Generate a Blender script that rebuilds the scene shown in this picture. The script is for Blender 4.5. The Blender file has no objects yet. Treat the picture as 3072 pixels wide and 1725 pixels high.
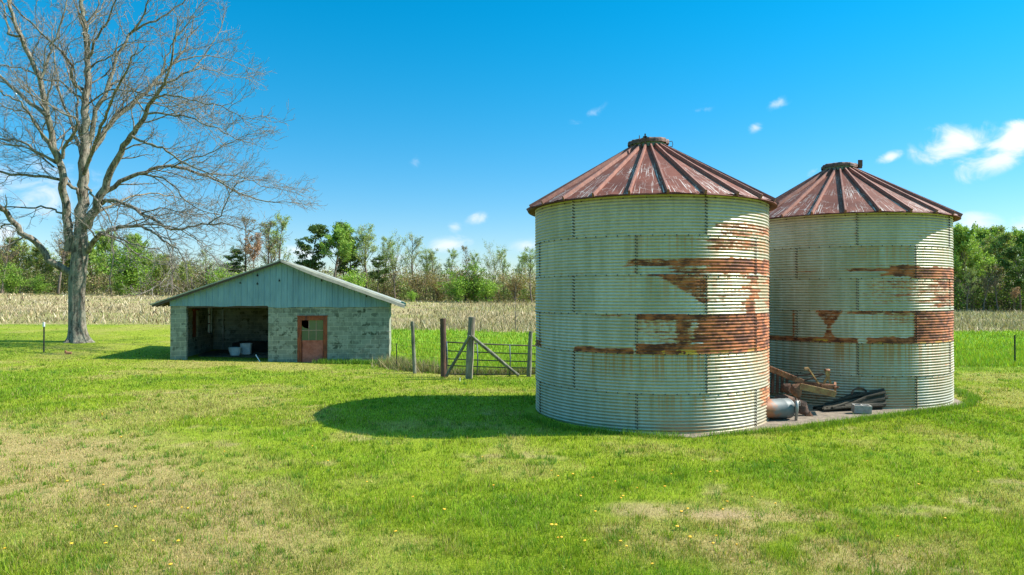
import bpy, math, random
import numpy as np
from mathutils import Vector, Matrix
PI = math.pi
R_ = math.radians
rng = np.random.default_rng(7)
random.seed(7)
scene = bpy.context.scene
COL = scene.collection

# ------------------------------------------------------------------ camera, sky, sun, exposure
F = 2050.0; HZ = 885.0; CAMZ = 2.84
cam = bpy.data.cameras.new('camera'); camo = bpy.data.objects.new('camera', cam); COL.objects.link(camo)
camo.location = (0, 0, CAMZ)
cam.sensor_width = 36; cam.lens = F / 3072 * 36
camo.rotation_euler = (R_(90) + math.atan((HZ - 862.5) / F), 0, 0)
cam.clip_start = 0.1; cam.clip_end = 6000
scene.camera = camo

SUN_EL = R_(43.8)
SUN_DIR = Vector((0.990 * math.cos(SUN_EL), 0.139 * math.cos(SUN_EL), math.sin(SUN_EL)))
sl = bpy.data.lights.new('sun', 'SUN'); sl.energy = 5.0; sl.angle = R_(0.5); sl.color = (1.0, 0.95, 0.86)
so = bpy.data.objects.new('sun', sl); COL.objects.link(so)
so.rotation_euler = (-SUN_DIR).to_track_quat('-Z', 'Y').to_euler()

scene.view_settings.view_transform = 'Standard'
scene.view_settings.look = 'None'
scene.view_settings.exposure = 1.0
scene.view_settings.gamma = 1.0
scene.cycles.max_bounces = 6
scene.cycles.use_denoising = True

# ---- node helpers
class NT:
    def __init__(s, tree):
        s.t = tree; s.n = tree.nodes; s.l = tree.links
    def new(s, typ, **kw):
        n = s.n.new(typ)
        for k, v in kw.items(): setattr(n, k, v)
        return n
    def set(s, sock, v):
        if hasattr(v, 'is_output') or isinstance(v, bpy.types.NodeSocket): s.l.new(v, sock)
        else:
            if isinstance(v, (tuple, list)) and len(v) == 3 and sock.type == 'RGBA': v = (*v, 1)
            sock.default_value = v
    def math(s, op, a, b=None, c=None, clamp=False):
        n = s.new('ShaderNodeMath', operation=op, use_clamp=clamp)
        s.set(n.inputs[0], a)
        if b is not None: s.set(n.inputs[1], b)
        if c is not None: s.set(n.inputs[2], c)
        return n.outputs[0]
    def mix(s, f, a, b, blend='MIX'):
        n = s.new('ShaderNodeMix', data_type='RGBA', blend_type=blend)
        s.set(n.inputs[0], f); s.set(n.inputs[6], a); s.set(n.inputs[7], b)
        return n.outputs[2]
    def noise(s, vec, scale, detail=4, rough=.55, dist=0.0):
        n = s.new('ShaderNodeTexNoise')
        if vec is not None: s.l.new(vec, n.inputs['Vector'])
        n.inputs['Scale'].default_value = scale; n.inputs['Detail'].default_value = detail
        n.inputs['Roughness'].default_value = rough; n.inputs['Distortion'].default_value = dist
        return n.outputs['Fac']
    def vmul(s, vec, v):
        n = s.new('ShaderNodeVectorMath', operation='MULTIPLY'); s.l.new(vec, n.inputs[0]); n.inputs[1].default_value = v
        return n.outputs[0]
    def ramp(s, f, lo, hi):
        n = s.new('ShaderNodeMapRange', clamp=True, interpolation_type='SMOOTHSTEP')
        s.set(n.inputs[0], f); s.set(n.inputs[1], lo); s.set(n.inputs[2], hi)
        return n.outputs[0]
    def attr(s, name):
        n = s.new('ShaderNodeAttribute'); n.attribute_name = name
        return n
    def obj(s):
        return s.new('ShaderNodeTexCoord').outputs['Object']

# ---- world: clear sky with small fair weather clouds
w = bpy.data.worlds.new('World'); scene.world = w; w.use_nodes = True
T = NT(w.node_tree); T.n.clear()
sky = T.new('ShaderNodeTexSky', sky_type='NISHITA', sun_disc=False)
sky.sun_elevation = SUN_EL; sky.sun_rotation = math.atan2(SUN_DIR.x, SUN_DIR.y)
sky.altitude = 200; sky.air_density = 1.0; sky.dust_density = 0.15; sky.ozone_density = 2.5
tc = T.new('ShaderNodeTexCoord').outputs['Generated']
sep = T.new('ShaderNodeSeparateXYZ'); T.l.new(tc, sep.inputs[0])
elev = sep.outputs[2]
hs = T.new('ShaderNodeHueSaturation'); hs.inputs['Hue'].default_value = 0.497
hs.inputs['Saturation'].default_value = 1.32; T.l.new(sky.outputs[0], hs.inputs['Color'])
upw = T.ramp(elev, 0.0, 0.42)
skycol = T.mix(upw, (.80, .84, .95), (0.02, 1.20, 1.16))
skycol = T.mix(T.ramp(elev, 0.42, 0.75), skycol, (6.8, 4.5, 2.6))  # overhead sky, out of view, brightened and warmed as added shadow fill
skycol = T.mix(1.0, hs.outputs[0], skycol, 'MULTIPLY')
# clouds, placed by direction on the sky sphere (u = x/y, v = z/y in front)
yy = T.math('MAXIMUM', sep.outputs[1], 0.02)
U = T.math('DIVIDE', sep.outputs[0], yy); V = T.math('DIVIDE', sep.outputs[2], yy)
comb = T.new('ShaderNodeCombineXYZ'); T.set(comb.inputs[0], U); T.set(comb.inputs[1], T.math('MULTIPLY', V, 1.7))
cn = T.noise(comb.outputs[0], 16.0, 7, .58, .6)
cn2 = T.noise(comb.outputs[0], 3.2, 3, .5)
def cpx(px, py): return ((px - 1536) / F, (HZ - py) / F)
clouds = [(2870, 428, 135, 62, 0.15, 1.1), (3075, 415, 160, 70, 0.42, 1.1), (3000, 478, 150, 45, 0.38, .95), (2672, 468, 44, 20, .3, .8), (2930, 676, 95, 42, 0, 1.0),
          (3070, 682, 55, 34, 0, .9), (1350, 733, 75, 30, 0, 1.0), (1428, 656, 44, 24, .2, .5), (1365, 678, 26, 30, .2, .38),
          (1765, 340, 60, 26, .5, .42), (2105, 330, 40, 22, .3, .42), (2332, 312, 46, 24, .4, .45), (2268, 383, 30, 18, .3, .36), (1246, 482, 26, 30, 0, .36),
          (2445, 515, 26, 16, .5, .45), (60, 560, 230, 95, 0, .6), (290, 560, 130, 60, 0, .35), (1590, 735, 70, 26, .1, .8), (20, 700, 120, 40, 0, .7), (1180, 790, 80, 30, 0, .6),
          (900, 760, 140, 40, 0, .5)]
tot = None
for (px, py, ra, rb, sl_, st) in clouds:
    cu, cv = cpx(px, py)
    du = T.math('SUBTRACT', U, cu)
    dv = T.math('SUBTRACT', T.math('SUBTRACT', V, cv), T.math('MULTIPLY', du, sl_))
    a = T.math('POWER', T.math('MULTIPLY', du, F / ra), 2.0); b = T.math('POWER', T.math('MULTIPLY', dv, F / rb), 2.0)
    a = T.math('ABSOLUTE', a); b = T.math('ABSOLUTE', b)
    d = T.math('MULTIPLY', T.math('MAXIMUM', T.math('SUBTRACT', 1.25, T.math('SQRT', T.math('ADD', a, b))), 0.0), st)
    tot = d if tot is None else T.math('MAXIMUM', tot, d)
cm = T.math('ADD', tot, T.math('MULTIPLY', T.math('SUBTRACT', cn, 0.5), 2.7))
cm = T.math('MULTIPLY', T.ramp(cm, 0.10, 1.25), T.ramp(tot, 0.02, 0.35))
shade = T.mix(T.ramp(cn2, .35, .65), (0.78, 0.86, 0.98), (1.0, 1.0, 1.0))
cl = T.mix(1.0, shade, (7.2, 7.3, 7.6), 'MULTIPLY')
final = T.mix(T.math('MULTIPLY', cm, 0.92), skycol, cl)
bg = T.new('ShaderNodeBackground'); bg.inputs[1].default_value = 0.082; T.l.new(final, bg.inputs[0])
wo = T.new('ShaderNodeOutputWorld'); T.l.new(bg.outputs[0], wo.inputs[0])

# ------------------------------------------------------------------ general helpers
def vn(x, y, seed=0):                       # value noise, numpy
    x = np.asarray(x, float); y = np.asarray(y, float)
    xi = np.floor(x).astype(np.int64); yi = np.floor(y).astype(np.int64); fx = x - xi; fy = y - yi
    fx = fx * fx * (3 - 2 * fx); fy = fy * fy * (3 - 2 * fy)
    def h(a, b):
        n = (a * 374761393 + b * 668265263 + seed * 974711) & 0x7fffffff
        n = ((n ^ (n >> 13)) * 1274126177) & 0x7fffffff
        return ((n ^ (n >> 16)) & 0xffff) / 65535.0
    return (h(xi, yi) * (1 - fx) + h(xi + 1, yi) * fx) * (1 - fy) + (h(xi, yi + 1) * (1 - fx) + h(xi + 1, yi + 1) * fx) * fy
def fbm(x, y, seed=0, o=4):
    s = 0; a = .5; t = 0
    for k in range(o):
        s = s + a * vn(x * 2 ** k, y * 2 ** k, seed + 17 * k); t += a; a *= .55
    return s / t
def sst(a, b, x):
    t = np.clip((np.asarray(x, float) - a) / (b - a), 0, 1); return t * t * (3 - 2 * t)

# terrain: thin plate spline through surveyed points (x, y, z)
CP = np.array([(3.3, 14, 0), (9.5, 17, 0), (9.5, 22, 0), (3.3, 19.5, 0), (6.4, 18.2, 0), (0, 7, 0.03), (6, 9, -.02), (-6, 9, .12), (-1.3, 13.3, .10), (-4.4, 15.3, .14),
               (-14.84, 29.7, .04), (-10.2, 30.4, -.13), (-5.6, 31.2, -.33), (-16, 36, .0), (-7, 37, -.3), (-1.5, 24.7, -.05), (-3.9, 27, -.12), (1, 25.5, -.05), (17.8, 27.5, -.05),
               (-22.7, 35.7, .40), (-32, 36, .55), (-20, 45, .75), (-38, 47, 1.0), (0, 59, -.28), (-10, 59, .1), (30, 59, -.25), (45, 60, -.3),
               (-97, 130, 3.2), (-60, 130, 2.7), (-10, 130, 1.6), (10, 130, 1.3), (50, 130, .4), (90, 130, -.1), (120, 130, -.3), (-60, 80, 2.0), (0, 90, .7), (60, 90, 0), (-150, 60, 2.5), (-150, 140, 4), (160, 150, 0),
               (-15, -10, .2), (15, -10, -.2), (20, 10, -.1), (-20, 15, .3), (-40, 10, .6), (40, 20, -.3), (-10, 22, .1), (0, 180, 1.8), (-100, 180, 3.6), (100, 180, .2)])
def _k(r): return np.where(r > 1e-9, r * r * np.log(np.maximum(r, 1e-9)), 0)
_n = len(CP); _r = np.hypot(CP[:, None, 0] - CP[None, :, 0], CP[:, None, 1] - CP[None, :, 1])
_A = np.zeros((_n + 3, _n + 3)); _A[:_n, :_n] = _k(_r) + np.eye(_n) * 8.0; _A[:_n, _n] = 1; _A[:_n, _n + 1:] = CP[:, :2]; _A[_n, :_n] = 1; _A[_n + 1:, :_n] = CP[:, :2].T
_W = np.linalg.solve(_A, np.concatenate([CP[:, 2], [0, 0, 0]]))
def tz(x, y):
    x = np.asarray(x, float); y = np.asarray(y, float); sh = x.shape
    cx = np.clip(x.ravel(), -160, 170); cy = np.clip(y.ravel(), -20, 185)
    out = np.zeros(cx.shape)
    for s in range(0, len(cx), 40000):
        a = cx[s:s + 40000]; b = cy[s:s + 40000]
        r = np.hypot(a[:, None] - CP[None, :, 0], b[:, None] - CP[None, :, 1])
        out[s:s + 40000] = _k(r) @ _W[:_n] + _W[_n] + _W[_n + 1] * a + _W[_n + 2] * b
    return out.reshape(sh)
def z1(x, y): return float(tz(np.array([x]), np.array([y]))[0])
def ground(px, py):                         # where a viewing ray meets the terrain
    u = (px - 1536) / F; v = (HZ - py) / F
    ys = np.concatenate([np.linspace(5, 60, 900), np.linspace(60, 180, 600)])
    h = CAMZ + v * ys - tz(u * ys, ys)
    i = int(np.argmax(h < 0)) if (h < 0).any() else len(ys) - 1
    y = ys[i]; return Vector((u * y, y, z1(u * y, y)))
def P(px, py, Y): return Vector(((px - 1536) / F * Y, Y, CAMZ + (HZ - py) / F * Y))

def mesh_obj(name, V_, F_, mat=None, parent=None, smooth=False, mats=None, midx=None, attrs=None, tri=None):
    me = bpy.data.meshes.new(name)
    if tri is not None:
        V_ = np.asarray(V_, np.float32); tri = np.asarray(tri, np.int32); k = tri.shape[1]
        me.vertices.add(len(V_)); me.vertices.foreach_set('co', V_.ravel())
        me.loops.add(tri.size); me.loops.foreach_set('vertex_index', tri.ravel())
        me.polygons.add(len(tri)); me.polygons.foreach_set('loop_start', np.arange(0, tri.size, k, dtype=np.int32))
        me.polygons.foreach_set('loop_total', np.full(len(tri), k, np.int32)); me.update(calc_edges=True)
    else:
        me.from_pydata([tuple(v) for v in V_], [], F_); me.update()
    for m in (mats or ([mat] if mat else [])): me.materials.append(m)
    if midx is not None: me.polygons.foreach_set('material_index', np.asarray(midx, np.int32))
    if smooth: me.polygons.foreach_set('use_smooth', np.ones(len(me.polygons), bool))
    for k, a in (attrs or {}).items():
        a = np.asarray(a, np.float32)
        if a.ndim == 1:
            at = me.attributes.new(k, 'FLOAT', 'POINT'); at.data.foreach_set('value', a)
        else:
            at = me.attributes.new(k, 'FLOAT_VECTOR', 'POINT'); at.data.foreach_set('vector', a.ravel())
    o = bpy.data.objects.new(name, me); COL.objects.link(o)
    if parent: o.parent = parent
    return o
class MB:
    def __init__(s): s.v = []; s.f = []; s.m = []
    def add(s, vs, fs, m=0):
        b = len(s.v); s.v += [tuple(v) for v in vs]; s.f += [[i + b for i in f] for f in fs]; s.m += [m] * len(fs)
    def box(s, a, b, m=0, M=None):
        x0, y0, z0 = a; x1, y1, z1_ = b
        vs = [Vector(p) for p in ((x0, y0, z0), (x1, y0, z0), (x1, y1, z0), (x0, y1, z0), (x0, y0, z1_), (x1, y0, z1_), (x1, y1, z1_), (x0, y1, z1_))]
        if M is not None: vs = [M @ v for v in vs]
        s.add(vs, [(0, 3, 2, 1), (4, 5, 6, 7), (0, 1, 5, 4), (1, 2, 6, 5), (2, 3, 7, 6), (3, 0, 4, 7)], m)
    def tube(s, pts, rad, n=8, m=0, cap=True, jit=0.0):
        pts = [Vector(p) for p in pts]
        if not hasattr(rad, '__len__'): rad = [rad] * len(pts)
        ref = None; rings = []
        for i, p in enumerate(pts):
            d = (pts[min(i + 1, len(pts) - 1)] - pts[max(i - 1, 0)])
            if d.length < 1e-9: d = Vector((0, 0, 1))
            d.normalize()
            if ref is None: ref = d.orthogonal().normalized()
            a = ref - d * ref.dot(d)
            if a.length < 1e-6: a = d.orthogonal()
            a.normalize(); ref = a; b = d.cross(a)
            rings.append([p + (a * math.cos(2 * PI * k / n) + b * math.sin(2 * PI * k / n)) * rad[i] * (1 + (random.uniform(-jit, jit) if jit else 0)) for k in range(n)])
        vs = [v for r in rings for v in r]; fs = []
        for i in range(len(pts) - 1):
            for k in range(n):
                k2 = (k + 1) % n; fs.append((i * n + k, i * n + k2, (i + 1) * n + k2, (i + 1) * n + k))
        if cap and n > 2:
            fs.append(tuple(range(n - 1, -1, -1))); fs.append(tuple((len(pts) - 1) * n + k for k in range(n)))
        s.add(vs, fs, m)
    def bar(s, a, b, w_, h_, m=0, up=(0, 0, 1)):
        a = Vector(a); b = Vector(b); d = (b - a); L = d.length; d.normalize()
        u = Vector(up); x = d.cross(u)
        if x.length < 1e-4: x = d.cross(Vector((1, 0, 0)))
        x.normalize(); z = x.cross(d)
        M = Matrix((( d.x, x.x, z.x, a.x), (d.y, x.y, z.y, a.y), (d.z, x.z, z.z, a.z), (0, 0, 0, 1)))
        s.box((0, -w_ / 2, -h_ / 2), (L, w_ / 2, h_ / 2), m, M)
    def build(s, name, mat, parent=None, smooth=False, bevel=0, attrs=None):
        mats = mat if isinstance(mat, list) else [mat]
        o = mesh_obj(name, s.v, s.f, parent=parent, smooth=smooth, mats=mats, midx=s.m, attrs=attrs)
        if bevel:
            md = o.modifiers.new('bevel', 'BEVEL'); md.width = bevel; md.segments = 2; md.limit_method = 'ANGLE'
        return o
def tag(o, label=None, cat=None, group=None, kind=None):
    if label: o['label'] = label
    if cat: o['category'] = cat
    if group: o['group'] = group
    if kind: o['kind'] = kind
    return o
def empty(name, loc, rz=0, label=None, cat=None, group=None):
    o = bpy.data.objects.new(name, None); COL.objects.link(o); o.location = loc; o.rotation_euler = (0, 0, rz)
    return tag(o, label, cat, group)
def copy_tree(o, parent=None):
    c = o.copy(); COL.objects.link(c); c.parent = parent
    for ch in list(o.children): copy_tree(ch, c)
    return c

def simple(name, col, rough=.7, metal=0.0, var=.25, scale=6.0, bump=.0, col2=None, stretch=(1, 1, 1), bscale=None, spec=.5):
    m = bpy.data.materials.new(name); m.use_nodes = True; t = NT(m.node_tree); bs = t.n['Principled BSDF']
    v = t.vmul(t.obj(), stretch)
    n = t.noise(v, scale, 5, .6); n2 = t.noise(v, scale * 5.3, 3, .6)
    f = t.ramp(t.math('ADD', t.math('MULTIPLY', n, .65), t.math('MULTIPLY', n2, .35)), .36, .64)
    c2 = col2 or tuple(c * (1 - var) for c in col)
    c1 = col if col2 else tuple(min(1, c * (1 + var * .6)) for c in col)
    t.set(bs.inputs['Base Color'], t.mix(f, c1, c2))
    bs.inputs['Roughness'].default_value = rough; bs.inputs['Metallic'].default_value = metal
    bs.inputs['Specular IOR Level'].default_value = spec
    if bump:
        b = t.new('ShaderNodeBump'); b.inputs['Strength'].default_value = bump; b.inputs['Distance'].default_value = .02
        t.set(b.inputs['Height'], t.noise(v, bscale or scale * 3, 5, .65)); t.l.new(b.outputs[0], bs.inputs['Normal'])
    return m
def leafmat(name, sat=1.0, trans=.4):
    m = bpy.data.materials.new(name); m.use_nodes = True; t = NT(m.node_tree); bs = t.n['Principled BSDF']
    a = t.attr('tint').outputs['Vector' if False else 'Color']
    bs.inputs['Roughness'].default_value = .65; bs.inputs['Specular IOR Level'].default_value = .25
    t.set(bs.inputs['Base Color'], a)
    tr = t.new('ShaderNodeBsdfTranslucent'); t.set(tr.inputs[0], t.mix(1.0, a, (1.0, 1.1, .5), 'MULTIPLY'))
    mx = t.new('ShaderNodeMixShader'); mx.inputs[0].default_value = trans
    t.l.new(bs.outputs[0], mx.inputs[1]); t.l.new(tr.outputs[0], mx.inputs[2]); t.l.new(mx.outputs[0], t.n['Material Output'].inputs[0])
    return m
M_grass = leafmat('grass_blades', trans=.35)
M_leaf = leafmat('leaves', trans=.3)
M_straw = leafmat('dry_stalks', trans=.15)

# ------------------------------------------------------------------ ground
def fence_y(x): return np.interp(x, [-5.6, -3.9, -2.56, -1.5, .7, 17.8, 30, 80], [31.2, 27.2, 25.6, 24.8, 25.6, 27.4, 28.5, 33])
def field_y(x): return np.interp(x, [-60, -36, -18, -12, -6, 30, 60, 100], [47, 45, 46, 52, 57.5, 57.5, 60, 64])
def in_tall(x, y): return (x > -5.9 - .16 * (np.maximum(y, 31) - 31)) | ((y > 38) & (x > -13.5 + (vn(x * .5, y * .5, 8) - .5) * 2))
def lawn_state(x, y):
    """dryness, bareness, coarse tint noise of the mown lawn"""
    px = 1536 + F * x / np.maximum(y, 1); py = HZ + F * CAMZ / np.maximum(y, 1)
    n = fbm(x * .45, y * .45, 3); n2 = fbm(x * 1.7, y * 1.7, 9, 3); n3 = fbm(x * .16, y * .16, 21, 2)
    # dry diagonal swath in the near left lawn (ground coordinates)
    d = x + 1.5 + (y - 7.9) * .9                                      # < 0 on the dry side
    dry = .85 * sst(.6, -1.6, d + (n - .5) * 3.2) * sst(6.2, 8.0, y + (n - .5) * 3.0 + np.maximum(-3.5 - x, 0) * -.5 + .2) * sst(15.8, 12.5, y + (n2 - .5) * 1.5 + (n - .5) * 3)
    dry = np.maximum(dry, .35 * sst(.54, .70, n) )
    dry = np.maximum(dry, .55 * sst(25, 27, y) * sst(32, 28.5, y) * sst(-16, -13, x) * sst(-4, -7, x) * sst(.35, .6, n))
    dry = np.maximum(dry, .8 * sst(2.0, .9, np.hypot((x - 3.2) * .75, (y - 8.0) * 1.2)) * sst(.3, .6, n2))
    bare = .8 * sst(1.0, .4, np.hypot((x - 2.75) * 1.25, (y - 8.85) * 3.2) + (n2 - .5) * .8)
    bare = np.maximum(bare, .55 * sst(1.0, .4, np.hypot((x - 5.3) * 1.3, (y - 9.1) * 3.6) + (n2 - .5) * 1.6) * sst(.25, .6, vn(x * 6, y * 9, 5)))
    bare = np.maximum(bare, .6 * sst(1.0, .4, np.hypot((x - 1.7) * 1.1, (y - 9.0) * 2.4) + (n2 - .5) * 1.2))
    bare = np.maximum(bare, .5 * sst(.72, .8, n2) * sst(.45, .6, n))
    green = sst(.52, .30, n) 
    return dry, bare, n, n2, n3, green
C_G = np.array([.205, .265, .016]); C_G2 = np.array([.130, .220, .010]); C_DRY = np.array([.36, .262, .118]); C_SOIL = np.array([.34, .235, .135])
C_TALL = np.array([.165, .285, .022]); C_FIELD = np.array([.32, .25, .13]); C_FG = np.array([.20, .23, .045])
def ground_rgb(x, y):
    dry, bare, n, n2, n3, gr = lawn_state(x, y)
    c = C_G[None] * (1 - gr[:, None] * .8) + C_G2[None] * gr[:, None] * .8
    c = c * (1 - dry[:, None]) + C_DRY[None] * dry[:, None]
    far = sst(16, 34, y)[:, None] * .25
    c = c * (1 - far) + np.array([.235, .25, .04])[None] * far
    c = c * (1 - bare[:, None]) + C_SOIL[None] * bare[:, None]
    fy = fence_y(x); ty = field_y(x)
    tall = sst(-.15, .2, y - fy) * in_tall(x, y)
    tc_ = C_TALL[None] * (.75 + .6 * n[:, None]); c = c * (1 - tall[:, None]) + tc_ * tall[:, None]
    fm = sst(-.6, .6, y - ty + (n2 - .5) * 2)
    fg = sst(.44, .62, fbm(x * .06, y * .25, 55))
    stripe = np.where(x > 20, sst(.4, .6, vn(x * .01, y * .09, 4)), 0)
    fcol = C_FIELD[None] * (1 - (.55 * fg)[:, None]) + C_FG[None] * (.55 * fg)[:, None]
    fcol = fcol * (1 - .6 * stripe[:, None]) + C_FG[None] * .6 * stripe[:, None]
    return c * (1 - fm[:, None]) + fcol * fm[:, None]
def axis(segs):
    out = [segs[0][0]]
    for a, b, st in segs:
        n = max(1, int(round((b - a) / st))); out += list(np.linspace(a, b, n + 1)[1:])
    return np.array(out)
gx = axis([(-2500, -400, 350), (-400, -100, 20), (-100, -40, 3), (-40, -14, .8), (-14, 14, .16), (14, 40, .8), (40, 120, 3), (120, 400, 20), (400, 2500, 350)])
gy = axis([(-2500, -100, 400), (-100, -10, 10), (-10, 5, .8), (5, 20, .14), (20, 40, .35), (40, 64, .7), (64, 190, 3), (190, 400, 30), (400, 3000, 400)])
GX, GY = np.meshgrid(gx, gy); fx_, fy_ = GX.ravel(), GY.ravel()
gz = tz(fx_, fy_) + .025 * (fbm(fx_ * 1.3, fy_ * 1.3, 77) - .5) * sst(30, 5, fy_)
nx, ny = len(gx), len(gy)
ii = (np.arange(ny - 1)[:, None] * nx + np.arange(nx - 1)[None]).ravel()
quads = np.stack([ii, ii + 1, ii + nx + 1, ii + nx], 1)
m = bpy.data.materials.new('ground_turf'); m.use_nodes = True; t = NT(m.node_tree); bs = t.n['Principled BSDF']
o_ = t.obj(); a = t.attr('tint').outputs['Color']
f1 = t.noise(o_, 42, 5, .7); f2 = t.noise(o_, 9, 4, .6); f3 = t.noise(t.vmul(o_, (1, .5, 1)), 2.2, 4, .6)
v_ = t.math('ADD', t.math('MULTIPLY', f1, .5), t.math('ADD', t.math('MULTIPLY', f2, .3), t.math('MULTIPLY', f3, .2)))
k = t.ramp(v_, .34, .66)
c = t.mix(k, t.mix(1.0, a, (.58, .60, .5), 'MULTIPLY'), t.mix(1.0, a, (1.28, 1.25, 1.3), 'MULTIPLY'))
t.set(bs.inputs['Base Color'], c); bs.inputs['Roughness'].default_value = .95; bs.inputs['Specular IOR Level'].default_value = .1
b = t.new('ShaderNodeBump'); b.inputs['Strength'].default_value = .9; b.inputs['Distance'].default_value = .05; t.set(b.inputs['Height'], v_); t.l.new(b.outputs[0], bs.inputs['Normal'])
M_ground = m
g = mesh_obj('ground', np.stack([fx_, fy_, gz], 1), None, M_ground, tri=quads, smooth=True, attrs={'tint': ground_rgb(fx_, fy_)})
tag(g, kind='structure')

# footprints that carry no grass
BC = [Vector((3.335, 16.69, 0)), Vector((9.48, 19.75, 0))]; BR = 2.743
SU = Vector((.891, .454)); SN = Vector((-.454, .891))
SHL = Vector((-14.84, 29.7)); SHU = Vector((.987, .160)); SHV = Vector((-.160, .987)); SHLEN = 9.36; SHDEP = 6.3
def blocked(x, y):
    a = (x - BC[0].x) * SU.x + (y - BC[0].y) * SU.y; b = (x - BC[0].x) * SN.x + (y - BC[0].y) * SN.y
    Ls = 6.87
    onpad = (np.abs(b) < 2.87) & (a > -2.87) & (a < Ls + 2.87) & (np.abs(b) + np.maximum(-a, a - Ls) < 4.06)
    s = (x - SHL.x) * SHU.x + (y - SHL.y) * SHU.y; d = (x - SHL.x) * SHV.x + (y - SHL.y) * SHV.y
    insh = (s > 0) & (s < SHLEN) & (d > 0) & (d < SHDEP) & ~((s > .75) & (s < 4.0) & (d < 1.6))
    return onpad | insh

# ------------------------------------------------------------------ grass (stuff)
def blades(name, x, y, h, wd, rgb, mat, lean=.45, label=None, cat='grass', seg=1):
    n = len(x); z = tz(x, y); ang = rng.uniform(0, 2 * PI, n); la = rng.uniform(0, 2 * PI, n); ln = rng.uniform(.05, lean, n) * h
    dx = np.cos(ang) * wd / 2; dy = np.sin(ang) * wd / 2
    tx = x + np.cos(la) * ln; ty = y + np.sin(la) * ln
    V_ = np.empty((n, 3, 3), np.float32)
    V_[:, 0] = np.stack([x - dx, y - dy, z - .01], 1); V_[:, 1] = np.stack([x + dx, y + dy, z - .01], 1); V_[:, 2] = np.stack([tx, ty, z + h], 1)
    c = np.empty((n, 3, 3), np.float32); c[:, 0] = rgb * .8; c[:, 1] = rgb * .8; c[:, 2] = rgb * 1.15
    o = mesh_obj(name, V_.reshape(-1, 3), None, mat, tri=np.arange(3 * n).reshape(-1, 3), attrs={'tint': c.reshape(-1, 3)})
    return tag(o, label, cat, kind='stuff')
def scatter(n, y0, y1, half=.84, extra=1.5):
    u = rng.uniform(1 / y1, 1 / y0, n); y = 1 / u; x = rng.uniform(-1, 1, n) * (half * y + extra); return x, y
x, y = scatter(620000, 5.6, 46)
x2, y2 = scatter(200000, 14, 40); x = np.concatenate([x, x2]); y = np.concatenate([y, y2])
dry, bare, n_, n2_, n3_, gr = lawn_state(x, y)
ok = ~blocked(x, y) & (y < field_y(x)) & ~(in_tall(x, y) & (y > fence_y(x) + .05)) & (rng.uniform(0, 1, len(x)) > bare * .97)
tuft = sst(.55, .75, fbm(x * 3.1, y * 3.1, 31, 2))
x, y, dry, bare, gr, tuft, n_ = (q[ok] for q in (x, y, dry, bare, gr, tuft, n_))
h = rng.uniform(.02, .055, len(x)) * (1 + .8 * tuft) * (1 - .45 * dry) * (1 + .35 * gr) * np.where(rng.uniform(0, 1, len(x)) < .02, 1.9, 1) * (1 - .4 * sst(20, 40, y))
wd = np.maximum(.006, y * .00085) * rng.uniform(.7, 1.4, len(x))
base = ground_rgb(x, y)
isdry = rng.uniform(0, 1, len(x)) < (.08 + .74 * dry)
rgb = np.where(isdry[:, None], C_DRY[None] * 1.15, np.where(dry[:, None] > .4, C_G[None] * .85, base * 1.12))
rgb = rgb * rng.choice([.45, .7, .9, 1.1, 1.35, 1.8], len(x))[:, None] * rng.uniform(.85, 1.15, len(x))[:, None] * (1 + (rng.uniform(-.12, .12, (len(x), 3))))
tcx, tcy = scatter(2600, 5.8, 26, .84, 1)
k_ = ~blocked(tcx, tcy) & ~(in_tall(tcx, tcy) & (tcy > fence_y(tcx)) ); tcx, tcy = tcx[k_], tcy[k_]; q_ = 26
tr_ = np.abs(rng.normal(0, .07, len(tcx) * q_)); ta_ = rng.uniform(0, 2 * PI, len(tcx) * q_); sc_ = np.repeat(rng.uniform(.5, 1.3, len(tcx)), q_)
tx_ = np.repeat(tcx, q_) + np.cos(ta_) * tr_ * sc_ * 1.3; ty_ = np.repeat(tcy, q_) + np.sin(ta_) * tr_ * sc_ * 1.3
th_ = rng.uniform(.05, .105, len(tx_)) * sc_; tw_ = np.maximum(.007, ty_ * .0009) * rng.uniform(.7, 1.5, len(tx_))
tcol = np.repeat(np.array([C_G2, C_G * 1.25, C_G2 * 1.3, np.array([.12, .25, .03])])[rng.integers(0, 4, len(tcx))], q_, 0) * rng.uniform(.6, 1.4, len(tx_))[:, None]
x = np.concatenate([x, tx_]); y = np.concatenate([y, ty_]); h = np.concatenate([h, th_]); wd = np.concatenate([wd, tw_]); rgb = np.concatenate([rgb, tcol])
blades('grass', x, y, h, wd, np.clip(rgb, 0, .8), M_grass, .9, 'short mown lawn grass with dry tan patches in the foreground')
# taller unmown grass behind the fence
x, y = scatter(235000, 24.5, 62, 1.08, 2)
ok = in_tall(x, y) & (y > fence_y(x)) & (y < field_y(x) + .5) & ~blocked(x, y); x, y = x[ok], y[ok]
cl_ = fbm(x * .8, y * .8, 12, 3)
h = rng.uniform(.08, .26, len(x)) * (.5 + cl_ * 1.2); wd = y * .0011 * rng.uniform(.7, 1.3, len(x))
rgb = C_TALL[None] * (.6 + 1.1 * rng.uniform(0, 1, len(x)))[:, None] * (.7 + .6 * cl_)[:, None]
rgb[:, 0] *= rng.uniform(.8, 1.7, len(x))
blades('tall_grass', x, y, h, wd, rgb, M_grass, .8, 'lush taller green grass behind the post fence and gate')
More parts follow.
